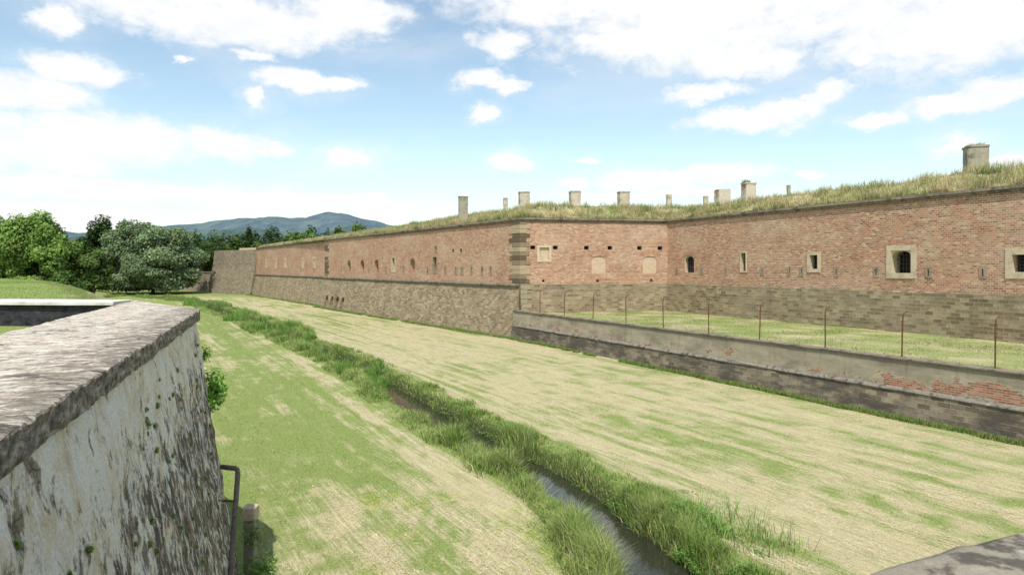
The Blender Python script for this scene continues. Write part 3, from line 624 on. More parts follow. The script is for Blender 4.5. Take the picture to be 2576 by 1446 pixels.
# ------------------------------------------------------------------ fence posts
def tube(mb,path,r,n=8):
    path=[Vector(p) for p in path]; rings=[]
    for i,p in enumerate(path):
        t=(path[min(i+1,len(path)-1)]-path[max(i-1,0)]).normalized()
        a=t.cross(Vector((0.31,0.95,0.05))).normalized(); b_=t.cross(a)
        rr=r[i] if isinstance(r,(list,tuple)) else r
        rings.append([p+(a*math.cos(6.2832*k/n)+b_*math.sin(6.2832*k/n))*rr for k in range(n)])
    for i in range(len(rings)-1):
        for k in range(n): mb.quad([rings[i][k],rings[i][(k+1)%n],rings[i+1][(k+1)%n],rings[i+1][k]])
    mb.quad(rings[0]); mb.quad(rings[-1])
pm=None
for i,Y in enumerate((57.2,54.1,50.8,47.4,44.0,40.7,37.3,34.1,30.7,27.5,24.4,21.0)):
    s_=(57.9-Y)/0.8913; p=V2(T0)+FT.d*s_-FT.n*0.22
    if pm is None:
        mb=MB(); inn=Vector((-FT.n[0],-FT.n[1],0)); path=[Vector((0,0,-0.1)),Vector((0,0,0.8)),Vector((0,0,1.45)),Vector((0.01,0,1.6))]
        for k in range(1,8):
            a=math.radians(76)*k/7; path.append(Vector((0.01,0,1.6))+inn*(0.21*(1-math.cos(a)))+Vector((0,0,0.22*math.sin(a))))
        path.append(path[-1]+inn*0.11+Vector((0,0,0.012)))
        tube(mb,path,0.029); ob=mb.build('fence_post',mRust,True); pm=ob
        mb=MB(); tube(mb,[(0,0,0.0),(0,0,0.03)],0.055); foot=mb.build('foot_collar',mRust,parent=ob)
    else:
        ob=pm.copy(); COL.objects.link(ob); f2=foot.copy(); f2.parent=ob; COL.objects.link(f2)
    ob.location=(p[0],p[1],TW+0.03); ob.rotation_euler=(random.uniform(-.02,.02),random.uniform(-.03,.03),random.uniform(-.15,.15))
    ob['label']='rusty steel fence post with hooked top on the terrace wall'; ob['category']='fence post'; ob['group']='rusty fence posts on the terrace wall'

# ------------------------------------------------------------------ near retaining wall
S_=V2((0.22,-4.0)); E_=V2((-5.72,12.5)); K_=V2((-8.75,15.85)); CT=5.23
FN=Frame(S_,E_); FE=Frame(E_,K_)
rw=bpy.data.objects.new('retaining_wall',None); add(rw,label='weathered plastered retaining wall with a thick lichen covered stone coping',cat='wall')
def voro(nt,vec,scale,feature='F1'):
    return node(nt,'ShaderNodeTexVoronoi',{'Vector':vec,'Scale':scale},feature=feature)
def warp(nt,vec,sc,amt):
    w=noise(nt,vec,sc,5,0.6,0.0,'Color'); w=node(nt,'ShaderNodeVectorMath',{0:w,1:(.5,.5,.5)},operation='SUBTRACT').outputs[0]
    w=node(nt,'ShaderNodeVectorMath',{0:w,1:(amt,amt,amt)},operation='MULTIPLY').outputs[0]
    return node(nt,'ShaderNodeVectorMath',{0:vec,1:w},operation='ADD').outputs[0]
m,nt,b=newmat('stained_plaster',0.95); uv=uvco(nt)
sp=node(nt,'ShaderNodeSeparateXYZ',{0:uv}); zz=sp.outputs[1]
base=ramp(nt,noise(nt,mapping(nt,uv,(1.3,1.0,1)),1.6,10,0.7),[(0.34,(0.58,0.45,0.28)),(0.46,(0.75,0.65,0.48)),(0.56,(0.84,0.78,0.65)),(0.7,(0.88,0.85,0.77))])
lowf=sstep(nt,zz,4.75,3.4,-0.075,0.045)
far=sstep(nt,sp.outputs[0],8.0,17.0,-0.01,0.02)
wv_=warp(nt,mapping(nt,uv,(1,1.35,1)),3.0,0.25)
v1=voro(nt,wv_,5.5); ve=voro(nt,wv_,5.5,'DISTANCE_TO_EDGE').outputs['Distance']
sepc=node(nt,'ShaderNodeSeparateColor',{0:v1.outputs['Color']}).outputs[0]
rub=ramp(nt,sepc,[(0.0,(0.11,0.092,0.07)),(0.5,(0.22,0.18,0.125)),(1.0,(0.36,0.30,0.21))])
rub=mix(nt,sstep(nt,ve,0.07,0.0,0,0.8),rub,(0.05,0.042,0.034))
d1=mth(nt,'ADD',mth(nt,'ADD',noise(nt,mapping(nt,uv,(1.9,1.2,1)),1.1,14,0.74,0.3),lowf),far)
d2=mth(nt,'ADD',noise(nt,mapping(nt,uv,(7,3.2,1),loc=(2,5,0)),1.0,13,0.76,0.3),mth(nt,'MULTIPLY',lowf,0.8))
m1=sstep(nt,d1,0.49,0.54,0,0.95)
c=mix(nt,m1,base,rub)
c=mix(nt,sstep(nt,d2,0.505,0.57,0,0.82),c,(0.095,0.08,0.064))
wh=noise(nt,mapping(nt,uv,(8,2.8,1),loc=(1,9,0)),1.0,13,0.76,0.3)
c=mix(nt,sstep(nt,wh,0.52,0.56,0,0.92),c,(0.82,0.78,0.70))
br_=noise(nt,mapping(nt,uv,(3.0,1.2,1),loc=(11,2,0)),1.0,12,0.74)
c=mix(nt,sstep(nt,mth(nt,'ADD',br_,mth(nt,'MULTIPLY',lowf,.5)),0.575,0.62,0,0.78),c,(0.33,0.18,0.10))
ms_=noise(nt,mapping(nt,uv,(6,5,1),loc=(4,4,0)),1.0,10,0.72)
c=mix(nt,sstep(nt,ms_,0.6,0.66,0,0.5),c,(0.17,0.2,0.07))
fi=noise(nt,uv,40,6,0.8); c=mix(nt,0.6,c,ramp(nt,fi,[(0.32,(0.5,0.5,0.5)),(0.68,(1.3,1.3,1.3))]),'MULTIPLY')
nt.links.new(c,b.inputs['Base Color'])
hh_=mth(nt,'ADD',mth(nt,'MULTIPLY',fi,0.25),mth(nt,'ADD',wh,mth(nt,'ADD',mth(nt,'MULTIPLY',m1,-0.6),mth(nt,'MULTIPLY',mth(nt,'MINIMUM',ve,0.12),mth(nt,'MULTIPLY',m1,5.0)))))
bump(nt,b,hh_,0.8,0.02); mPlaster=m
mm=(FN.n+FE.n)/(1+FN.n@FE.n)
def bat(z): return 0.15*max(0,(CT-0.2-z))-0.06
def wallpt(seg,t,z):
    b0=bat(z)
    if seg==0: p=(S_+FN.n*b0)*(1-t)+(E_+mm*b0)*t; u=t*FN.L; n_=FN.n
    else: p=(E_+mm*b0)*(1-t)+(K_+FE.n*b0)*t; u=FN.L+t*FE.L; n_=FE.n
    w=0.07*(float(fbm(u,z,1.3,101))-0.5)+0.075*(float(fbm(u,z,5,102))-0.5)
    p=p+n_*w; return (p[0],p[1],z),(u,z)
def weld(ob,d=0.0006):
    bm=bmesh.new(); bm.from_mesh(ob.data); bmesh.ops.remove_doubles(bm,verts=bm.verts,dist=d); bm.to_mesh(ob.data); bm.free()
mb=MB()
for seg,nu in ((0,260),(1,40)):
    zl=np.linspace(CT-0.18,-0.3,90)
    G=[[wallpt(seg,i/nu,z) for z in zl] for i in range(nu+1)]
    for i in range(nu):
        for j in range(len(zl)-1):
            a,b_,c_,d_=G[i][j+1],G[i+1][j+1],G[i+1][j],G[i][j]; mb.quad([a[0],b_[0],c_[0],d_[0]],[a[1],b_[1],c_[1],d_[1]])
weld(mb.build('plastered_face',mPlaster,True,parent=rw))
m,nt,b=newmat('lichen_coping',0.95); uv=uvco(nt); o=objco(nt)
sp=node(nt,'ShaderNodeSeparateXYZ',{0:uv}); vv=sp.outputs[1]
base=ramp(nt,noise(nt,uv,4,12,0.75),[(0.38,(0.42,0.36,0.28)),(0.5,(0.57,0.51,0.42)),(0.62,(0.71,0.66,0.58))])
edge=sstep(nt,vv,0.9,0.0,-0.035,0.045)
dd=mth(nt,'ADD',noise(nt,mapping(nt,uv,(14,5,1),rot=(0,0,0.15)),1.0,12,0.76,0.3),edge)
c=mix(nt,sstep(nt,dd,0.49,0.55,0,0.82),base,(0.15,0.128,0.098))
dd2=mth(nt,'ADD',noise(nt,mapping(nt,uv,(4.0,2.2,1),loc=(4,2,0)),1.0,14,0.78,0.3),mth(nt,'MULTIPLY',edge,.9))
c=mix(nt,sstep(nt,dd2,0.505,0.57,0,0.62),c,(0.16,0.138,0.105))
c=mix(nt,sstep(nt,noise(nt,mapping(nt,uv,(0.8,2.5,1)),1.5,8,0.65),0.52,0.62,0,0.3),c,(0.66,0.54,0.45))
cr_=voro(nt,warp(nt,mapping(nt,uv,(3.2,1.1,1)),2.5,0.5),1.0,'DISTANCE_TO_EDGE').outputs['Distance']
crk=sstep(nt,cr_,0.028,0.0,0,0.85); c=mix(nt,crk,c,(0.05,0.043,0.035))
sidef=sstep(nt,vv,0.0,-0.02); dk=ramp(nt,noise(nt,mapping(nt,uv,(1,1.6,1)),8,14,0.76),[(0.40,(0.085,0.073,0.057)),(0.5,(0.22,0.188,0.142)),(0.6,(0.47,0.41,0.32))])
c=mix(nt,sidef,c,dk)
fi=noise(nt,o,40,6,0.8); c=mix(nt,0.6,c,ramp(nt,fi,[(0.32,(0.5,0.5,0.5)),(0.68,(1.3,1.3,1.3))]),'MULTIPLY')
nt.links.new(c,b.inputs['Base Color']); bump(nt,b,mth(nt,'SUBTRACT',mth(nt,'MULTIPLY',fi,.4),mth(nt,'ADD',crk,mth(nt,'ADD',dd,dd2))),0.7,0.011); mCop=m
NU,NVv=360,30; LW=1.72; kx=4.18
def coppt(s_,v,drop=0.0,push=0.0):
    L=FN.L+kx*(v/LW); u=s_*L; rough=0.03*(float(fbm(u,v,1.2,110))-0.5)+0.022*(float(fbm(u,v,6,111))-0.5)
    z=CT-0.012*(1-min(1,v/0.1))**2+rough-drop
    wob=0.04*(float(fbm(u,3,2.5,112))-0.5)+0.05*(float(fbm(u,3+drop*9,9,113))-.5)
    p=S_+FN.d*u-FN.n*v+FN.n*(wob+push)*(1 if v<0.01 else 0); return (p[0],p[1],z),(u,v if drop==0 else -drop)
mb=MB()
vs=np.concatenate([[0,0.035],np.linspace(0.08,LW,NVv)])
G=[[coppt(i/NU,v) for v in vs] for i in range(NU+1)]
for i in range(NU):
    for j in range(len(vs)-1):
        q=[G[i][j],G[i+1][j],G[i+1][j+1],G[i][j+1]]; mb.quad([a[0] for a in q],[a[1] for a in q])
dr=[0,0.015,0.07,0.14,0.19]; pu=[0,0.006,0.004,0.004,-0.005]
def under(q): return ((q[0]-FN.n[0]*.15,q[1]-FN.n[1]*.15,q[2]),(0,-.3))
G2=[[coppt(i/NU,0,d,p_) for d,p_ in zip(dr,pu)]+[under(coppt(i/NU,0,0.19,-.005)[0])] for i in range(NU+1)]
for i in range(NU):
    for j in range(5):
        q=[G2[i][j+1],G2[i+1][j+1],G2[i+1][j],G2[i][j]]; mb.quad([a[0] for a in q],[a[1] for a in q])
for j in range(len(vs)-1):
    a=coppt(1.0,vs[j]); b_=coppt(1.0,vs[j+1]); dn=lambda q:(q[0][0],q[0][1],q[0][2]-0.19)
    mb.quad([a[0],b_[0],dn(b_),dn(a)],[(j*.1,-.02),(j*.1+.1,-.02),(j*.1+.1,-.2),(j*.1,-.2)])
for i in range(NU):
    a=coppt(i/NU,LW)[0]; b_=coppt((i+1)/NU,LW)[0]; mb.quad([a,b_,(b_[0],b_[1],4.3),(a[0],a[1],4.3)],[(i*.1,-.02),(i*.1+.1,-.02),(i*.1+.1,-.9),(i*.1,-.9)])
weld(mb.build('stone_coping',mCop,False,parent=rw),0.0008)
m,nt,b=newmat('white_limewash',0.8); o=objco(nt)
nt.links.new(ramp(nt,noise(nt,o,3,8,.65),[(0.3,(0.46,0.44,0.40)),(0.6,(0.64,0.62,0.58))]),b.inputs['Base Color']); mWhite=m
m,nt,b=newmat('black_wall_face',0.7); o=objco(nt)
nt.links.new(ramp(nt,noise(nt,o,5,6,.6),[(0.3,(0.012,0.012,0.014)),(0.7,(0.05,0.05,0.055))]),b.inputs['Base Color']); bump(nt,b,noise(nt,o,4,5),0.8,0.1); mBlack=m  # near-black mottled colour for the face below the white slab
lw=bpy.data.objects.new('parapet_wall',None); add(lw,label='low parapet wall with a white top slab over a black face',cat='wall')
mb=MB(); sweep(mb,[(-19,16.7),(-13,16.3),(-9.3,15.95)],[(-0.75,5.21),(0.0,5.19),(0.03,5.17),(0.03,5.11),(-0.75,5.11)],sub=.4,jit_=.014); mb.build('white_slab',mWhite,parent=lw)
mb=MB(); sweep(mb,[(-19,16.7),(-13,16.3),(-9.4,16.0)],[(-0.7,5.11),(-0.05,5.11),(-0.02,4.3)],sub=.4); mb.build('black_face',mBlack,parent=lw)
FP=Frame((-1.45,0.66),(12,6.82))
pp=bpy.data.objects.new('stone_parapet',None); add(pp,label='broad weathered stone parapet with rough grey coping',cat='parapet')
mb=MB(); N1=200; nrm=-FP.n
def ppt(u,v,drop=0):
    p=FP.P0+FP.d*u-nrm*v; r=0.03*(float(fbm(u,v,1.5,120))-.5)+0.03*(float(fbm(u,v,8,121))-.5); w=0.04*(float(fbm(u,1,5,122))-.5)
    if v==0: p=p+nrm*w
    return ((p[0],p[1],CT+r-drop-0.015*(v==0)),(u,v+.02 if drop==0 else -drop))
vs2=[0,0.03,0.1,0.17,0.25,0.35,0.5,0.7]
for i in range(N1):
    for j in range(len(vs2)-1):
        a,b_,c_,d_=[ppt(FP.L*q/N1,w) for q,w in ((i,vs2[j]),(i+1,vs2[j]),(i+1,vs2[j+1]),(i,vs2[j+1]))]; mb.quad([d_[0],c_[0],b_[0],a[0]],[d_[1],c_[1],b_[1],a[1]])
    for (w,dd_) in ((0,0.2),(0.7,0.7)):
        a,b_,c_,d_=[ppt(FP.L*q/N1,w,e) for q,e in ((i,0),(i+1,0),(i+1,dd_),(i,dd_))]; mb.quad([a[0],b_[0],c_[0],d_[0]],[a[1],b_[1],c_[1],d_[1]])
mParC=weathered('parapet_stone',(0.30,0.265,0.205),(0.11,0.098,0.078),(0.50,0.45,0.37),6.0,bd=0.008,thr=(0.47,0.56))
weld(mb.build('coping',mParC,True,parent=pp))
mb=MB()
for i in range(30):
    u0=FP.L*i/30;u1=FP.L*(i+1)/30
    f=lambda u,z:(float((FP.P0+FP.d*u+nrm*(0.18*(5-z)-.05))[0]),float((FP.P0+FP.d*u+nrm*(0.18*(5-z)-.05))[1]),z)
    mb.quad([f(u0,-.3),f(u1,-.3),f(u1,5.05),f(u0,5.05)],[(u0,-.3),(u1,-.3),(u1,5.05),(u0,5.05)])
mb.build('plastered_face',mPlaster,parent=pp)

# ------------------------------------------------------------------ leaves
def leafmesh(name,P,Nn,S,C,mat=None):
    N=len(P); r=rng.normal(size=(N,3)); Nn=Nn+0.55*r; Nn/=np.linalg.norm(Nn,axis=1,keepdims=True)+1e-9
    t=np.cross(Nn,rng.normal(size=(N,3))); t/=np.linalg.norm(t,axis=1,keepdims=True)+1e-9; b=np.cross(Nn,t)
    S=S[:,None]; V=np.zeros((N,4,3)); V[:,0]=P-t*S; V[:,1]=P-b*S*0.55; V[:,2]=P+t*S; V[:,3]=P+b*S*0.55
    T=np.arange(4*N).reshape(N,4); Cc=np.repeat(C[:,None,:],4,1).reshape(-1,3)
    return tri_mesh(name,V.reshape(-1,3),T,np.clip(Cc,0,1),mat or mLeaf)
def crown_pts(c,rx,ry,rz,nl,n,lr=0.38,low=-0.8):
    c=np.array(c,float); P=[];Nn=[];Sh=[]
    per=n//nl
    for i in range(nl):
        while True:
            v=rng.normal(size=3); v/=np.linalg.norm(v)
            if v[2]>low: break
        k=rng.uniform(0.35,0.85); lc=c+v*np.array([rx,ry,rz])*k
        R=np.array([rx,ry,rz])*lr*rng.uniform(0.65,1.2); R[2]*=0.85
        d=rng.normal(size=(per,3)); d/=np.linalg.norm(d,axis=1,keepdims=True); rad=rng.uniform(0.55,1.08,(per,1))*(0.85+0.3*rng.random((per,1)))
        P.append(lc+d*rad*R); Nn.append(d*0.7+v[None]*0.3+np.array([[0,0,0.4]])); Sh.append(np.full(per,rng.uniform(0.8,1.2)))
    return np.concatenate(P),np.concatenate(Nn),np.concatenate(Sh)
def tree(name,x,y,z,h,rx,rz,col,label,cat='tree',n=9000,nl=26,leaf=0.32,trunk=0.35,cz=None,lr=0.38,group=None,low=-0.8,skirt=None):
    root=bpy.data.objects.new(name,None); root.location=(x,y,z); add(root,label=label,cat=cat,group=group)
    cz=cz if cz is not None else h-rz
    P,Nn,Sh=crown_pts((0,0,cz),rx,rx,rz,nl,n,lr,low)
    if skirt:
        P2,N2,S2=crown_pts((0,0,skirt[1]),skirt[0],skirt[0],skirt[2],skirt[3],skirt[4],lr*1.15,-1); P=np.concatenate([P,P2]);Nn=np.concatenate([Nn,N2]);Sh=np.concatenate([Sh,S2])
    ok=P[:,2]>0.1; P,Nn,Sh=P[ok],Nn[ok],Sh[ok]
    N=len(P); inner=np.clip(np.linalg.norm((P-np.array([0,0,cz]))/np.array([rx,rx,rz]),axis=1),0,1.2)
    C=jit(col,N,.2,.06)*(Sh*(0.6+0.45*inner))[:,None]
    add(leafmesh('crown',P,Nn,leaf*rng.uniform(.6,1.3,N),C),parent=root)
    mb=MB(); tube(mb,[(0,0,-0.3),(0.05,0,cz*0.4),(0.1,0.05,cz*0.8),(0,0,cz+rz*0.4)],[trunk*1.2,trunk,trunk*.7,trunk*.2],8)
    for k in range(6):
        a=k*1.05+random.random(); s_=cz*random.uniform(.35,.8); e=random.uniform(.45,.75)
        tube(mb,[(0,0,s_),(math.cos(a)*rx*e*.5,math.sin(a)*rx*e*.5,s_+rz*.35),(math.cos(a)*rx*e,math.sin(a)*rx*e,s_+rz*.75)],[trunk*.5,trunk*.33,trunk*.1],6)
    mb.build('trunk',mBark,parent=root)
    return root
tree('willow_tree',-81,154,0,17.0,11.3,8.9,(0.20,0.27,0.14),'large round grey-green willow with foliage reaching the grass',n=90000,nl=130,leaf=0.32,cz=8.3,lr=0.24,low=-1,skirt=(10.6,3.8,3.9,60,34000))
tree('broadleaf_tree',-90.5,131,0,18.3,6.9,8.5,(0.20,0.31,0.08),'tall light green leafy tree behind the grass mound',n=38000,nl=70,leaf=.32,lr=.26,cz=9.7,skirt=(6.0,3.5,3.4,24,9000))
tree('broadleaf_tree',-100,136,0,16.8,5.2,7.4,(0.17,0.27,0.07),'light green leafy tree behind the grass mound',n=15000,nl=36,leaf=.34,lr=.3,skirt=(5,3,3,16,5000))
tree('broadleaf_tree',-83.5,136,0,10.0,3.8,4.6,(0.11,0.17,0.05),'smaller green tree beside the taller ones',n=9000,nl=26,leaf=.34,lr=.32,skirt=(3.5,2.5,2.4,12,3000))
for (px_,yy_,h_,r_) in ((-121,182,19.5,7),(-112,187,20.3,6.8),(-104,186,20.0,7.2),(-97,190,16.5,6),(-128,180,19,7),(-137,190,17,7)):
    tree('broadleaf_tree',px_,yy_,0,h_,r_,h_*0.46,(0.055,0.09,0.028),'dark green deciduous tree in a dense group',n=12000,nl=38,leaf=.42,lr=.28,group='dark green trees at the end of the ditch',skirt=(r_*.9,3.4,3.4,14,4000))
tree('shrub',-82.5,126,0,5.8,3.0,2.9,(0.10,0.17,0.05),'low dark green shrub on the edge of the meadow','shrub',n=4500,nl=18,leaf=.26,trunk=.12,cz=2.7,lr=.4)
for (X,Y,h_,r_,cc) in ((-104,228,15.8,6,(0.07,.11,.035)),(-97,232,15.6,5,(0.08,.13,.04)),(-92.5,230,16.2,4,(0.09,.15,.04)),(-88.8,231,18.6,2.6,(0.06,.1,.035)),(-85,229,15.8,4,(0.1,.16,.045)),(-79,232,15.5,4,(0.08,.13,.04))):
    tree('broadleaf_tree',X,Y,0,h_,r_,h_*.45,cc,'green tree standing beyond the fortress bastion',n=5000,nl=20,leaf=.45,lr=.34,group='trees beyond the bastion')
for (X,Y,h_,r_) in ((-37.5,148,15.9,1.6),(-33.5,150,16.4,2.1),(-52,160,14.4,1.5),(-47,150,14.5,2.2),(-44,150,14.6,1.8)):
    tree('broadleaf_tree',X,Y,0,h_,r_,3.2,(0.14,.22,.065),'young green tree showing above the rampart',n=1500,nl=12,leaf=.3,lr=.42,trunk=.15,group='young trees behind the rampart')
tree('shrub',-37.8,121,10.8,1.7,1.2,.8,(0.12,.2,.05),'small green shrub on the rampart','shrub',n=700,nl=8,leaf=.14,trunk=.05,cz=.8)
Ps=[];Ns=[];Cs=[]
for i in range(95):
    X=-235+i*2.3+random.uniform(-2,2); Y=255+random.uniform(-10,25); h=random.uniform(12,16.5) if X>-66 or X<-130 else random.uniform(18,21)
    P,Nn,Sh=crown_pts((X,Y,h*0.52),5,5,h*0.5,9,1000,.5); Ps.append(P);Ns.append(Nn); Cs.append(jit((0.06,0.10,0.04),len(P),.2)*Sh[:,None]*random.uniform(.8,1.35))
P=np.concatenate(Ps); add(leafmesh('distant_wood',P,np.concatenate(Ns),0.6*rng.uniform(.6,1.3,len(P)),np.concatenate(Cs)),kind='stuff',label='dense dark green wood in the distance')
def fern(x,y,z,r,n,col,name,label,cat,group=None,ls=0.03,flat=1.0):
    v=rng.normal(size=(n,3)); v/=np.linalg.norm(v,axis=1,keepdims=True); rad=rng.random((n,1))**0.5
    lump=0.6+0.65*fbm(v[:,0]*1.5+x*3,v[:,1]*1.5+v[:,2]*1.7+z*2,1.0,150)[:,None]
    P=v*rad*lump*np.array([[r,r,r*flat]]); ob=leafmesh(name,P,v+np.array([[0,0,.5]]),ls*rng.uniform(.5,1.3,n),jit(col,n,.25,.08)*(0.6+0.55*rad))
    ob.location=(x,y,z); return add(ob,label=label,cat=cat,group=group)
for i in range(60):
    t=rng.uniform(0.42,0.98); z=rng.uniform(2.0,4.75) if i>8 else rng.uniform(4.2,4.7)
    (p,uvp)=wallpt(0,t,z); r=rng.uniform(.015,.036)*(1 if i%4 else 1.7)
    fern(p[0]+.01,p[1],p[2],r,int(60+2200*r),(0.2,0.3,0.06),'wall_fern','small green fern rooted in the stained plaster wall','fern','ferns growing on the retaining wall',0.010,1.3)
fern(-5.56,12.75,3.72,0.28,900,(0.21,0.42,0.07),'wall_shrub','bright green leafy shrub growing out of the retaining wall','shrub',ls=0.036,flat=1.5)
fern(-5.66,12.6,4.4,0.13,170,(0.18,0.34,0.06),'wall_shrub','small leafy shrub at the top corner of the retaining wall','shrub',ls=0.026,flat=1.5)
def weeds(N,ymin,ymax,side,omin,omax,hmax,thr,ls,c0=1.05,wd=.5):
    x,y,o,sd=stream_points(N,ymin,ymax,omin,omax,side,1.2); m_=fbm(x,y,0.9,160); k=(m_>thr)&(o>bankw(x,y)+0.1); x,y,o,m_=x[k],y[k],o[k],m_[k]; n=len(x)
    g=np.maximum(hfun(x,y),-0.36); top=hmax*ss(thr,thr+0.2,m_)*(0.4+0.6*np.exp(-((o-c0)/wd)**2)); f=rng.random(n)**.6
    P=np.stack([x,y,g+top*f],1); return P,jit((0.14,0.27,0.055),n,.25,.08)*(0.5+.7*f)[:,None],ls*rng.uniform(.5,1.3,n)
Q1=[weeds(17000,12.2,17.5,1,.7,2.3,.42,.43,.026,1.2,.8),weeds(9000,16,34,1,.6,1.5,.3,.49,.028),weeds(3000,14,36,-1,.6,1.2,.2,.54,.028)]
P=np.concatenate([q[0] for q in Q1]); Cc=np.concatenate([q[1] for q in Q1]); S=np.concatenate([q[2] for q in Q1])
add(leafmesh('bank_weeds',P,np.tile(np.array([[0,0,1.0]]),(len(P),1)),S,Cc),kind='stuff',label='low leafy weeds covering the stream banks')
mb=MB()
tube(mb,[(-5.24,12.3,2.41),(-4.95,12.2,2.41),(-4.9,12.18,2.39),(-4.88,12.15,2.32),(-4.62,11.2,.95),(-4.4,10.4,-0.2)],0.045,10)
hr=mb.build('handrail',mPipe,True,label='dark bent iron handrail fixed to the retaining wall',cat='handrail')
mb=MB(); tube(mb,[(-5.2,12.0,1.9),(-4.82,11.9,1.93)],0.02,8); mb.build('bracket',mPipe,True,parent=hr)
root=bpy.data.objects.new('stone_post',None); root.location=(-5.0,13.05,0); add(root,label='short square grey stone post beside the retaining wall',cat='post')
def blk(mb,hx,hy,z0,z1,j=.012):
    r=lambda:random.uniform(-j,j); ch=.02
    ring=lambda hx,hy,z:[(-hx+ch+r(),-hy,z),(hx-ch+r(),-hy,z),(hx,-hy+ch+r(),z),(hx,hy-ch+r(),z),(hx-ch,hy,z),(-hx+ch,hy,z),(-hx,hy-ch,z),(-hx,-hy+ch,z)]
    R=[ring(hx,hy,z0),ring(hx,hy,z1-ch),ring(hx-ch,hy-ch,z1)]
    for k in range(2):
        for i in range(8): mb.quad([R[k][i],R[k][(i+1)%8],R[k+1][(i+1)%8],R[k+1][i]])
    mb.quad(R[2])
mb=MB(); blk(mb,.1,.1,-.2,1.2); mb.build('shaft',mChimGrey,parent=root)
mb=MB(); blk(mb,.13,.13,1.2,1.45); mb.build('cap',mFrame,parent=root)
fern(-4.9,12.9,.95,.24,420,(0.18,0.25,0.08),'wall_shrub','ivy hanging around the stone post','shrub',ls=0.025,flat=1.4)
fern(-4.7,12.8,.35,.4,700,(0.22,0.35,0.09),'wall_shrub','leafy weeds at the foot of the stone post','shrub',ls=0.03)
mb=MB()
for k in range(3): tube(mb,[(-38.3+k*.4,103+k*.3,.08),(-37.2+k*.3,103.3-k*.2,.22),(-36.3+k*.4,103.1,.12+.1*k)],[.05,.04,.02],6)
mb.build('fallen_branch',mDead,label='bleached fallen branches lying on the mown grass',cat='branch')

# ------------------------------------------------------------------ hills
def hills(HP,R0,D,prof,A0,A1,cols,amp,seed,n=360):
    hx=[a for a,b_ in HP]; hy=[b_*R0 for a,b_ in HP]
    A=np.linspace(A0,A1,n); D=np.array(D,float); prof=np.array(prof)
    GX=A[None,:]*D[:,None]; GY=np.repeat(D[:,None],len(A),1)
    hh=np.interp(A,hx,hy)[None,:]+6; pk=(prof[:,None]>0.999)
    GZ=hh*prof[:,None]*(1+amp*(fbm(GX,GY,0.004,seed)-.5)*np.where(pk,0.15,1))+ (fbm(GX,GY,0.02,seed+1)-.5)*11*(prof[:,None]>0)
    idx=np.arange(GX.size).reshape(GX.shape); T=np.stack([idx[:-1,:-1].ravel(),idx[:-1,1:].ravel(),idx[1:,1:].ravel(),idx[1:,:-1].ravel()],1)
    m,nt,b=newmat('haze_tinted_forest_hills',1,0); o=objco(nt)
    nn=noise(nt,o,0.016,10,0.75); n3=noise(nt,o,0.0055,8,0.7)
    c=ramp(nt,nn,[(0.40,cols[0]),(0.6,cols[1])]); c=mix(nt,sstep(nt,n3,0.52,0.6,0,0.5),c,cols[2])  # bluish aerial haze is tinted into the forest colours
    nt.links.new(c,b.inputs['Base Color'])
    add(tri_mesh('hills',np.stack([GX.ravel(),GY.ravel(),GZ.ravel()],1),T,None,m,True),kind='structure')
HP=[(-0.95,0.055),(-0.76,0.061),(-0.72,0.05),(-0.6,0.05),(-0.51,0.06),(-0.47,0.064),(-0.424,0.070),(-0.389,0.0735),(-0.342,0.074),(-0.319,0.0732),(-0.296,0.072),(-0.273,0.0738),(-0.249,0.0752),(-0.226,0.0722),(-0.197,0.066),(-0.168,0.056),(-0.11,0.04),(0.0,0.02),(0.3,0.01)]
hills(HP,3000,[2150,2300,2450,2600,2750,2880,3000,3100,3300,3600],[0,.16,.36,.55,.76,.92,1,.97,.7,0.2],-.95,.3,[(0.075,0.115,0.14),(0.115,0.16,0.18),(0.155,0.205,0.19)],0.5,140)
HP2=[(-0.95,0.03),(-0.55,0.05),(-0.45,0.052),(-0.40,0.058),(-0.36,0.053),(-0.30,0.047),(-0.26,0.054),(-0.235,0.060),(-0.21,0.055),(-0.18,0.044),(-0.1,0.03),(0.3,0.005)]
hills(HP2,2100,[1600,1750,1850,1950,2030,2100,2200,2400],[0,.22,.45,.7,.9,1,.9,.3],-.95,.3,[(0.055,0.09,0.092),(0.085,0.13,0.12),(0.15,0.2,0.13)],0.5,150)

# ------------------------------------------------------------------ light and sky
el=math.radians(59); hxs=-0.08; sunh=Vector((hxs,-math.sqrt(1-hxs*hxs),0))
sdir=Vector((sunh.x*math.cos(el),sunh.y*math.cos(el),math.sin(el)))
L=bpy.data.lights.new('sun','SUN'); L.energy=4.7; L.angle=math.radians(0.5); L.color=(1.0,0.95,0.865)
lo=bpy.data.objects.new('sun',L); COL.objects.link(lo); lo.rotation_euler=(-sdir).to_track_quat('-Z','Y').to_euler(); lo.location=(0,-20,60)
w=bpy.data.worlds.new('World'); scene.world=w; w.use_nodes=True; nt=w.node_tree; bg=nt.nodes['Background']
sky=node(nt,'ShaderNodeTexSky',sky_type='NISHITA'); sky.sun_disc=False; sky.sun_elevation=el; sky.sun_rotation=math.radians(180)+math.atan2(-hxs,-sunh.y)
sky.air_density=1.0; sky.dust_density=0.6; sky.ozone_density=1.5
g=node(nt,'ShaderNodeTexCoord').outputs['Generated']; sp=node(nt,'ShaderNodeSeparateXYZ',{0:g})
az=mth(nt,'ARCTAN2',sp.outputs[0],sp.outputs[1]); ele=mth(nt,'ARCSINE',sp.outputs[2])
vec=node(nt,'ShaderNodeCombineXYZ',{'X':az,'Y':ele}).outputs[0]
wn=noise(nt,mapping(nt,vec,(14,22,1),loc=(1,5,0)),1.0,9,0.62,0.0,'Color')
wn=node(nt,'ShaderNodeVectorMath',{0:wn,1:(0.5,0.5,0.5)},operation='SUBTRACT').outputs[0]
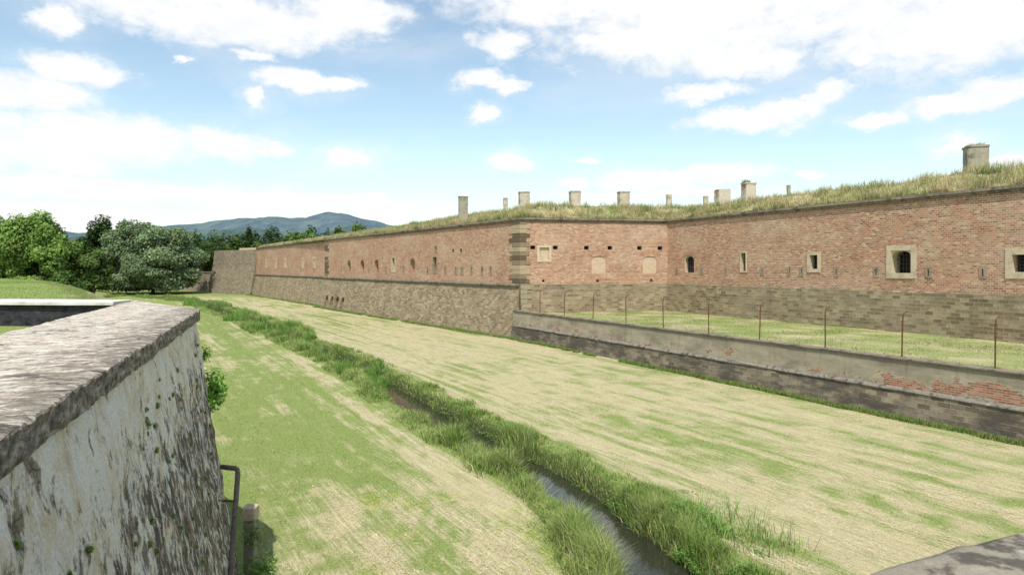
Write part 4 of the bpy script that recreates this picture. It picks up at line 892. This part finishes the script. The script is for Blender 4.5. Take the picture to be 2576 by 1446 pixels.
wn=node(nt,'ShaderNodeVectorMath',{0:wn,1:(0.10,0.05,0)},operation='MULTIPLY').outputs[0]
vw=node(nt,'ShaderNodeVectorMath',{0:vec,1:wn},operation='ADD').outputs[0]
n1=noise(nt,mapping(nt,vec,(6.0,11.0,1)),1.0,10,0.6,0.25)
n2=noise(nt,mapping(nt,vec,(30,46,1),loc=(3,1,0)),1.0,8,0.62,0.3)
CL=[(1900,30,560,125),(2380,50,420,118),(1500,0,330,60),(1600,110,180,50),(1880,150,130,42),(1860,305,120,30),(1990,275,100,32),(2080,240,65,30),(2420,255,140,30),(2530,215,100,38),(2200,298,75,18),(2410,356,60,26),
(1205,200,50,24),(1265,218,45,22),(1222,288,36,17),(740,205,120,24),(850,210,50,18),(640,245,40,28),(868,402,66,22),(1285,405,40,20),(1650,450,150,30),(1780,440,130,22),(1440,462,50,14),
(190,180,120,42),(60,240,180,46),(220,345,290,60),(80,390,240,46),(570,360,105,36),(700,375,48,14),(520,40,370,64),(880,30,130,50),(150,50,75,34),(1260,110,75,30),(300,480,420,28),(800,512,310,22),(100,545,340,26),(1620,492,280,14),(2540,400,60,16),(2050,438,30,10),(1480,400,25,7),(470,150,22,11),(640,145,60,14),(1780,235,90,24),(2150,150,45,32)]
F=None
for (cx,cy,hw,hh_) in CL:
    tx=(cx-1288)/1717; tz=(672-cy)/1717; a=math.atan(tx); e=math.atan(tz*math.cos(a)); k=1/(1717*(1+tx*tx)); k2=math.cos(a)/1717
    wv=hw*k*1.32; hv=hh_*k2*1.32
    s_=node(nt,'ShaderNodeVectorMath',{0:vw,1:(a,e,0)},operation='SUBTRACT').outputs[0]
    s_=node(nt,'ShaderNodeVectorMath',{0:s_,1:(1/wv,1/hv,0)},operation='MULTIPLY').outputs[0]
    l=node(nt,'ShaderNodeVectorMath',{0:s_},operation='LENGTH').outputs['Value']
    f=mth(nt,'SUBTRACT',1.0,l)
    F=f if F is None else mth(nt,'MAXIMUM',F,f)
side=sstep(nt,sp.outputs[1],0.62,0.3); gen=mth(nt,'MULTIPLY',mth(nt,'SUBTRACT',noise(nt,mapping(nt,vec,(2.2,4,1),loc=(4,7,0)),1.0,3,0.5),0.5),mth(nt,'MULTIPLY',side,2.5))
F=mth(nt,'MAXIMUM',F,mth(nt,'SUBTRACT',gen,mth(nt,'SUBTRACT',1.0,side)))
Fc=mth(nt,'MINIMUM',mth(nt,'MAXIMUM',F,-1.0),0.6)
d=mth(nt,'ADD',mth(nt,'MULTIPLY',Fc,1.35),mth(nt,'ADD',mth(nt,'MULTIPLY',mth(nt,'SUBTRACT',n1,0.5),1.3),mth(nt,'MULTIPLY',mth(nt,'SUBTRACT',n2,0.5),1.2)))
dens=sstep(nt,d,-0.12,0.80)
veil=mth(nt,'MULTIPLY',sstep(nt,mth(nt,'ADD',noise(nt,mapping(nt,vec,(2.5,7,1),loc=(9,2,0)),1.0,10,0.62,0.4),mth(nt,'MULTIPLY',Fc,0.22)),0.38,0.76),0.38)
tot=mth(nt,'MAXIMUM',dens,veil)
shade=sstep(nt,noise(nt,mapping(nt,vec,(9,16,1),loc=(2,2.15,0)),1.0,8,0.6),0.32,0.55)
cc=mix(nt,shade,(6.9,7.05,7.2),(7.5,7.5,7.5))
skyc=mix(nt,1.0,sky.outputs[0],(1.66,1.57,1.33),'MULTIPLY')
hz=sstep(nt,ele,0.20,-0.02,0.0,0.48); skyc=mix(nt,hz,skyc,(4.3,5.5,6.9))
fc=mix(nt,tot,skyc,cc)
nt.links.new(fc,bg.inputs['Color']); bg.inputs['Strength'].default_value=0.14

cd=bpy.data.cameras.new('camera'); cam=bpy.data.objects.new('camera',cd); COL.objects.link(cam); scene.camera=cam
cam.location=(0,0,6); cam.rotation_euler=(math.radians(90),0,0); cd.lens=24; cd.sensor_width=36; cd.shift_y=-51/2576; cd.clip_end=20000; cd.clip_start=0.05
cd.dof.use_dof=True; cd.dof.focus_distance=35; cd.dof.aperture_fstop=6.0
scene.view_settings.view_transform='Standard'; scene.view_settings.look='None'; scene.view_settings.exposure=0
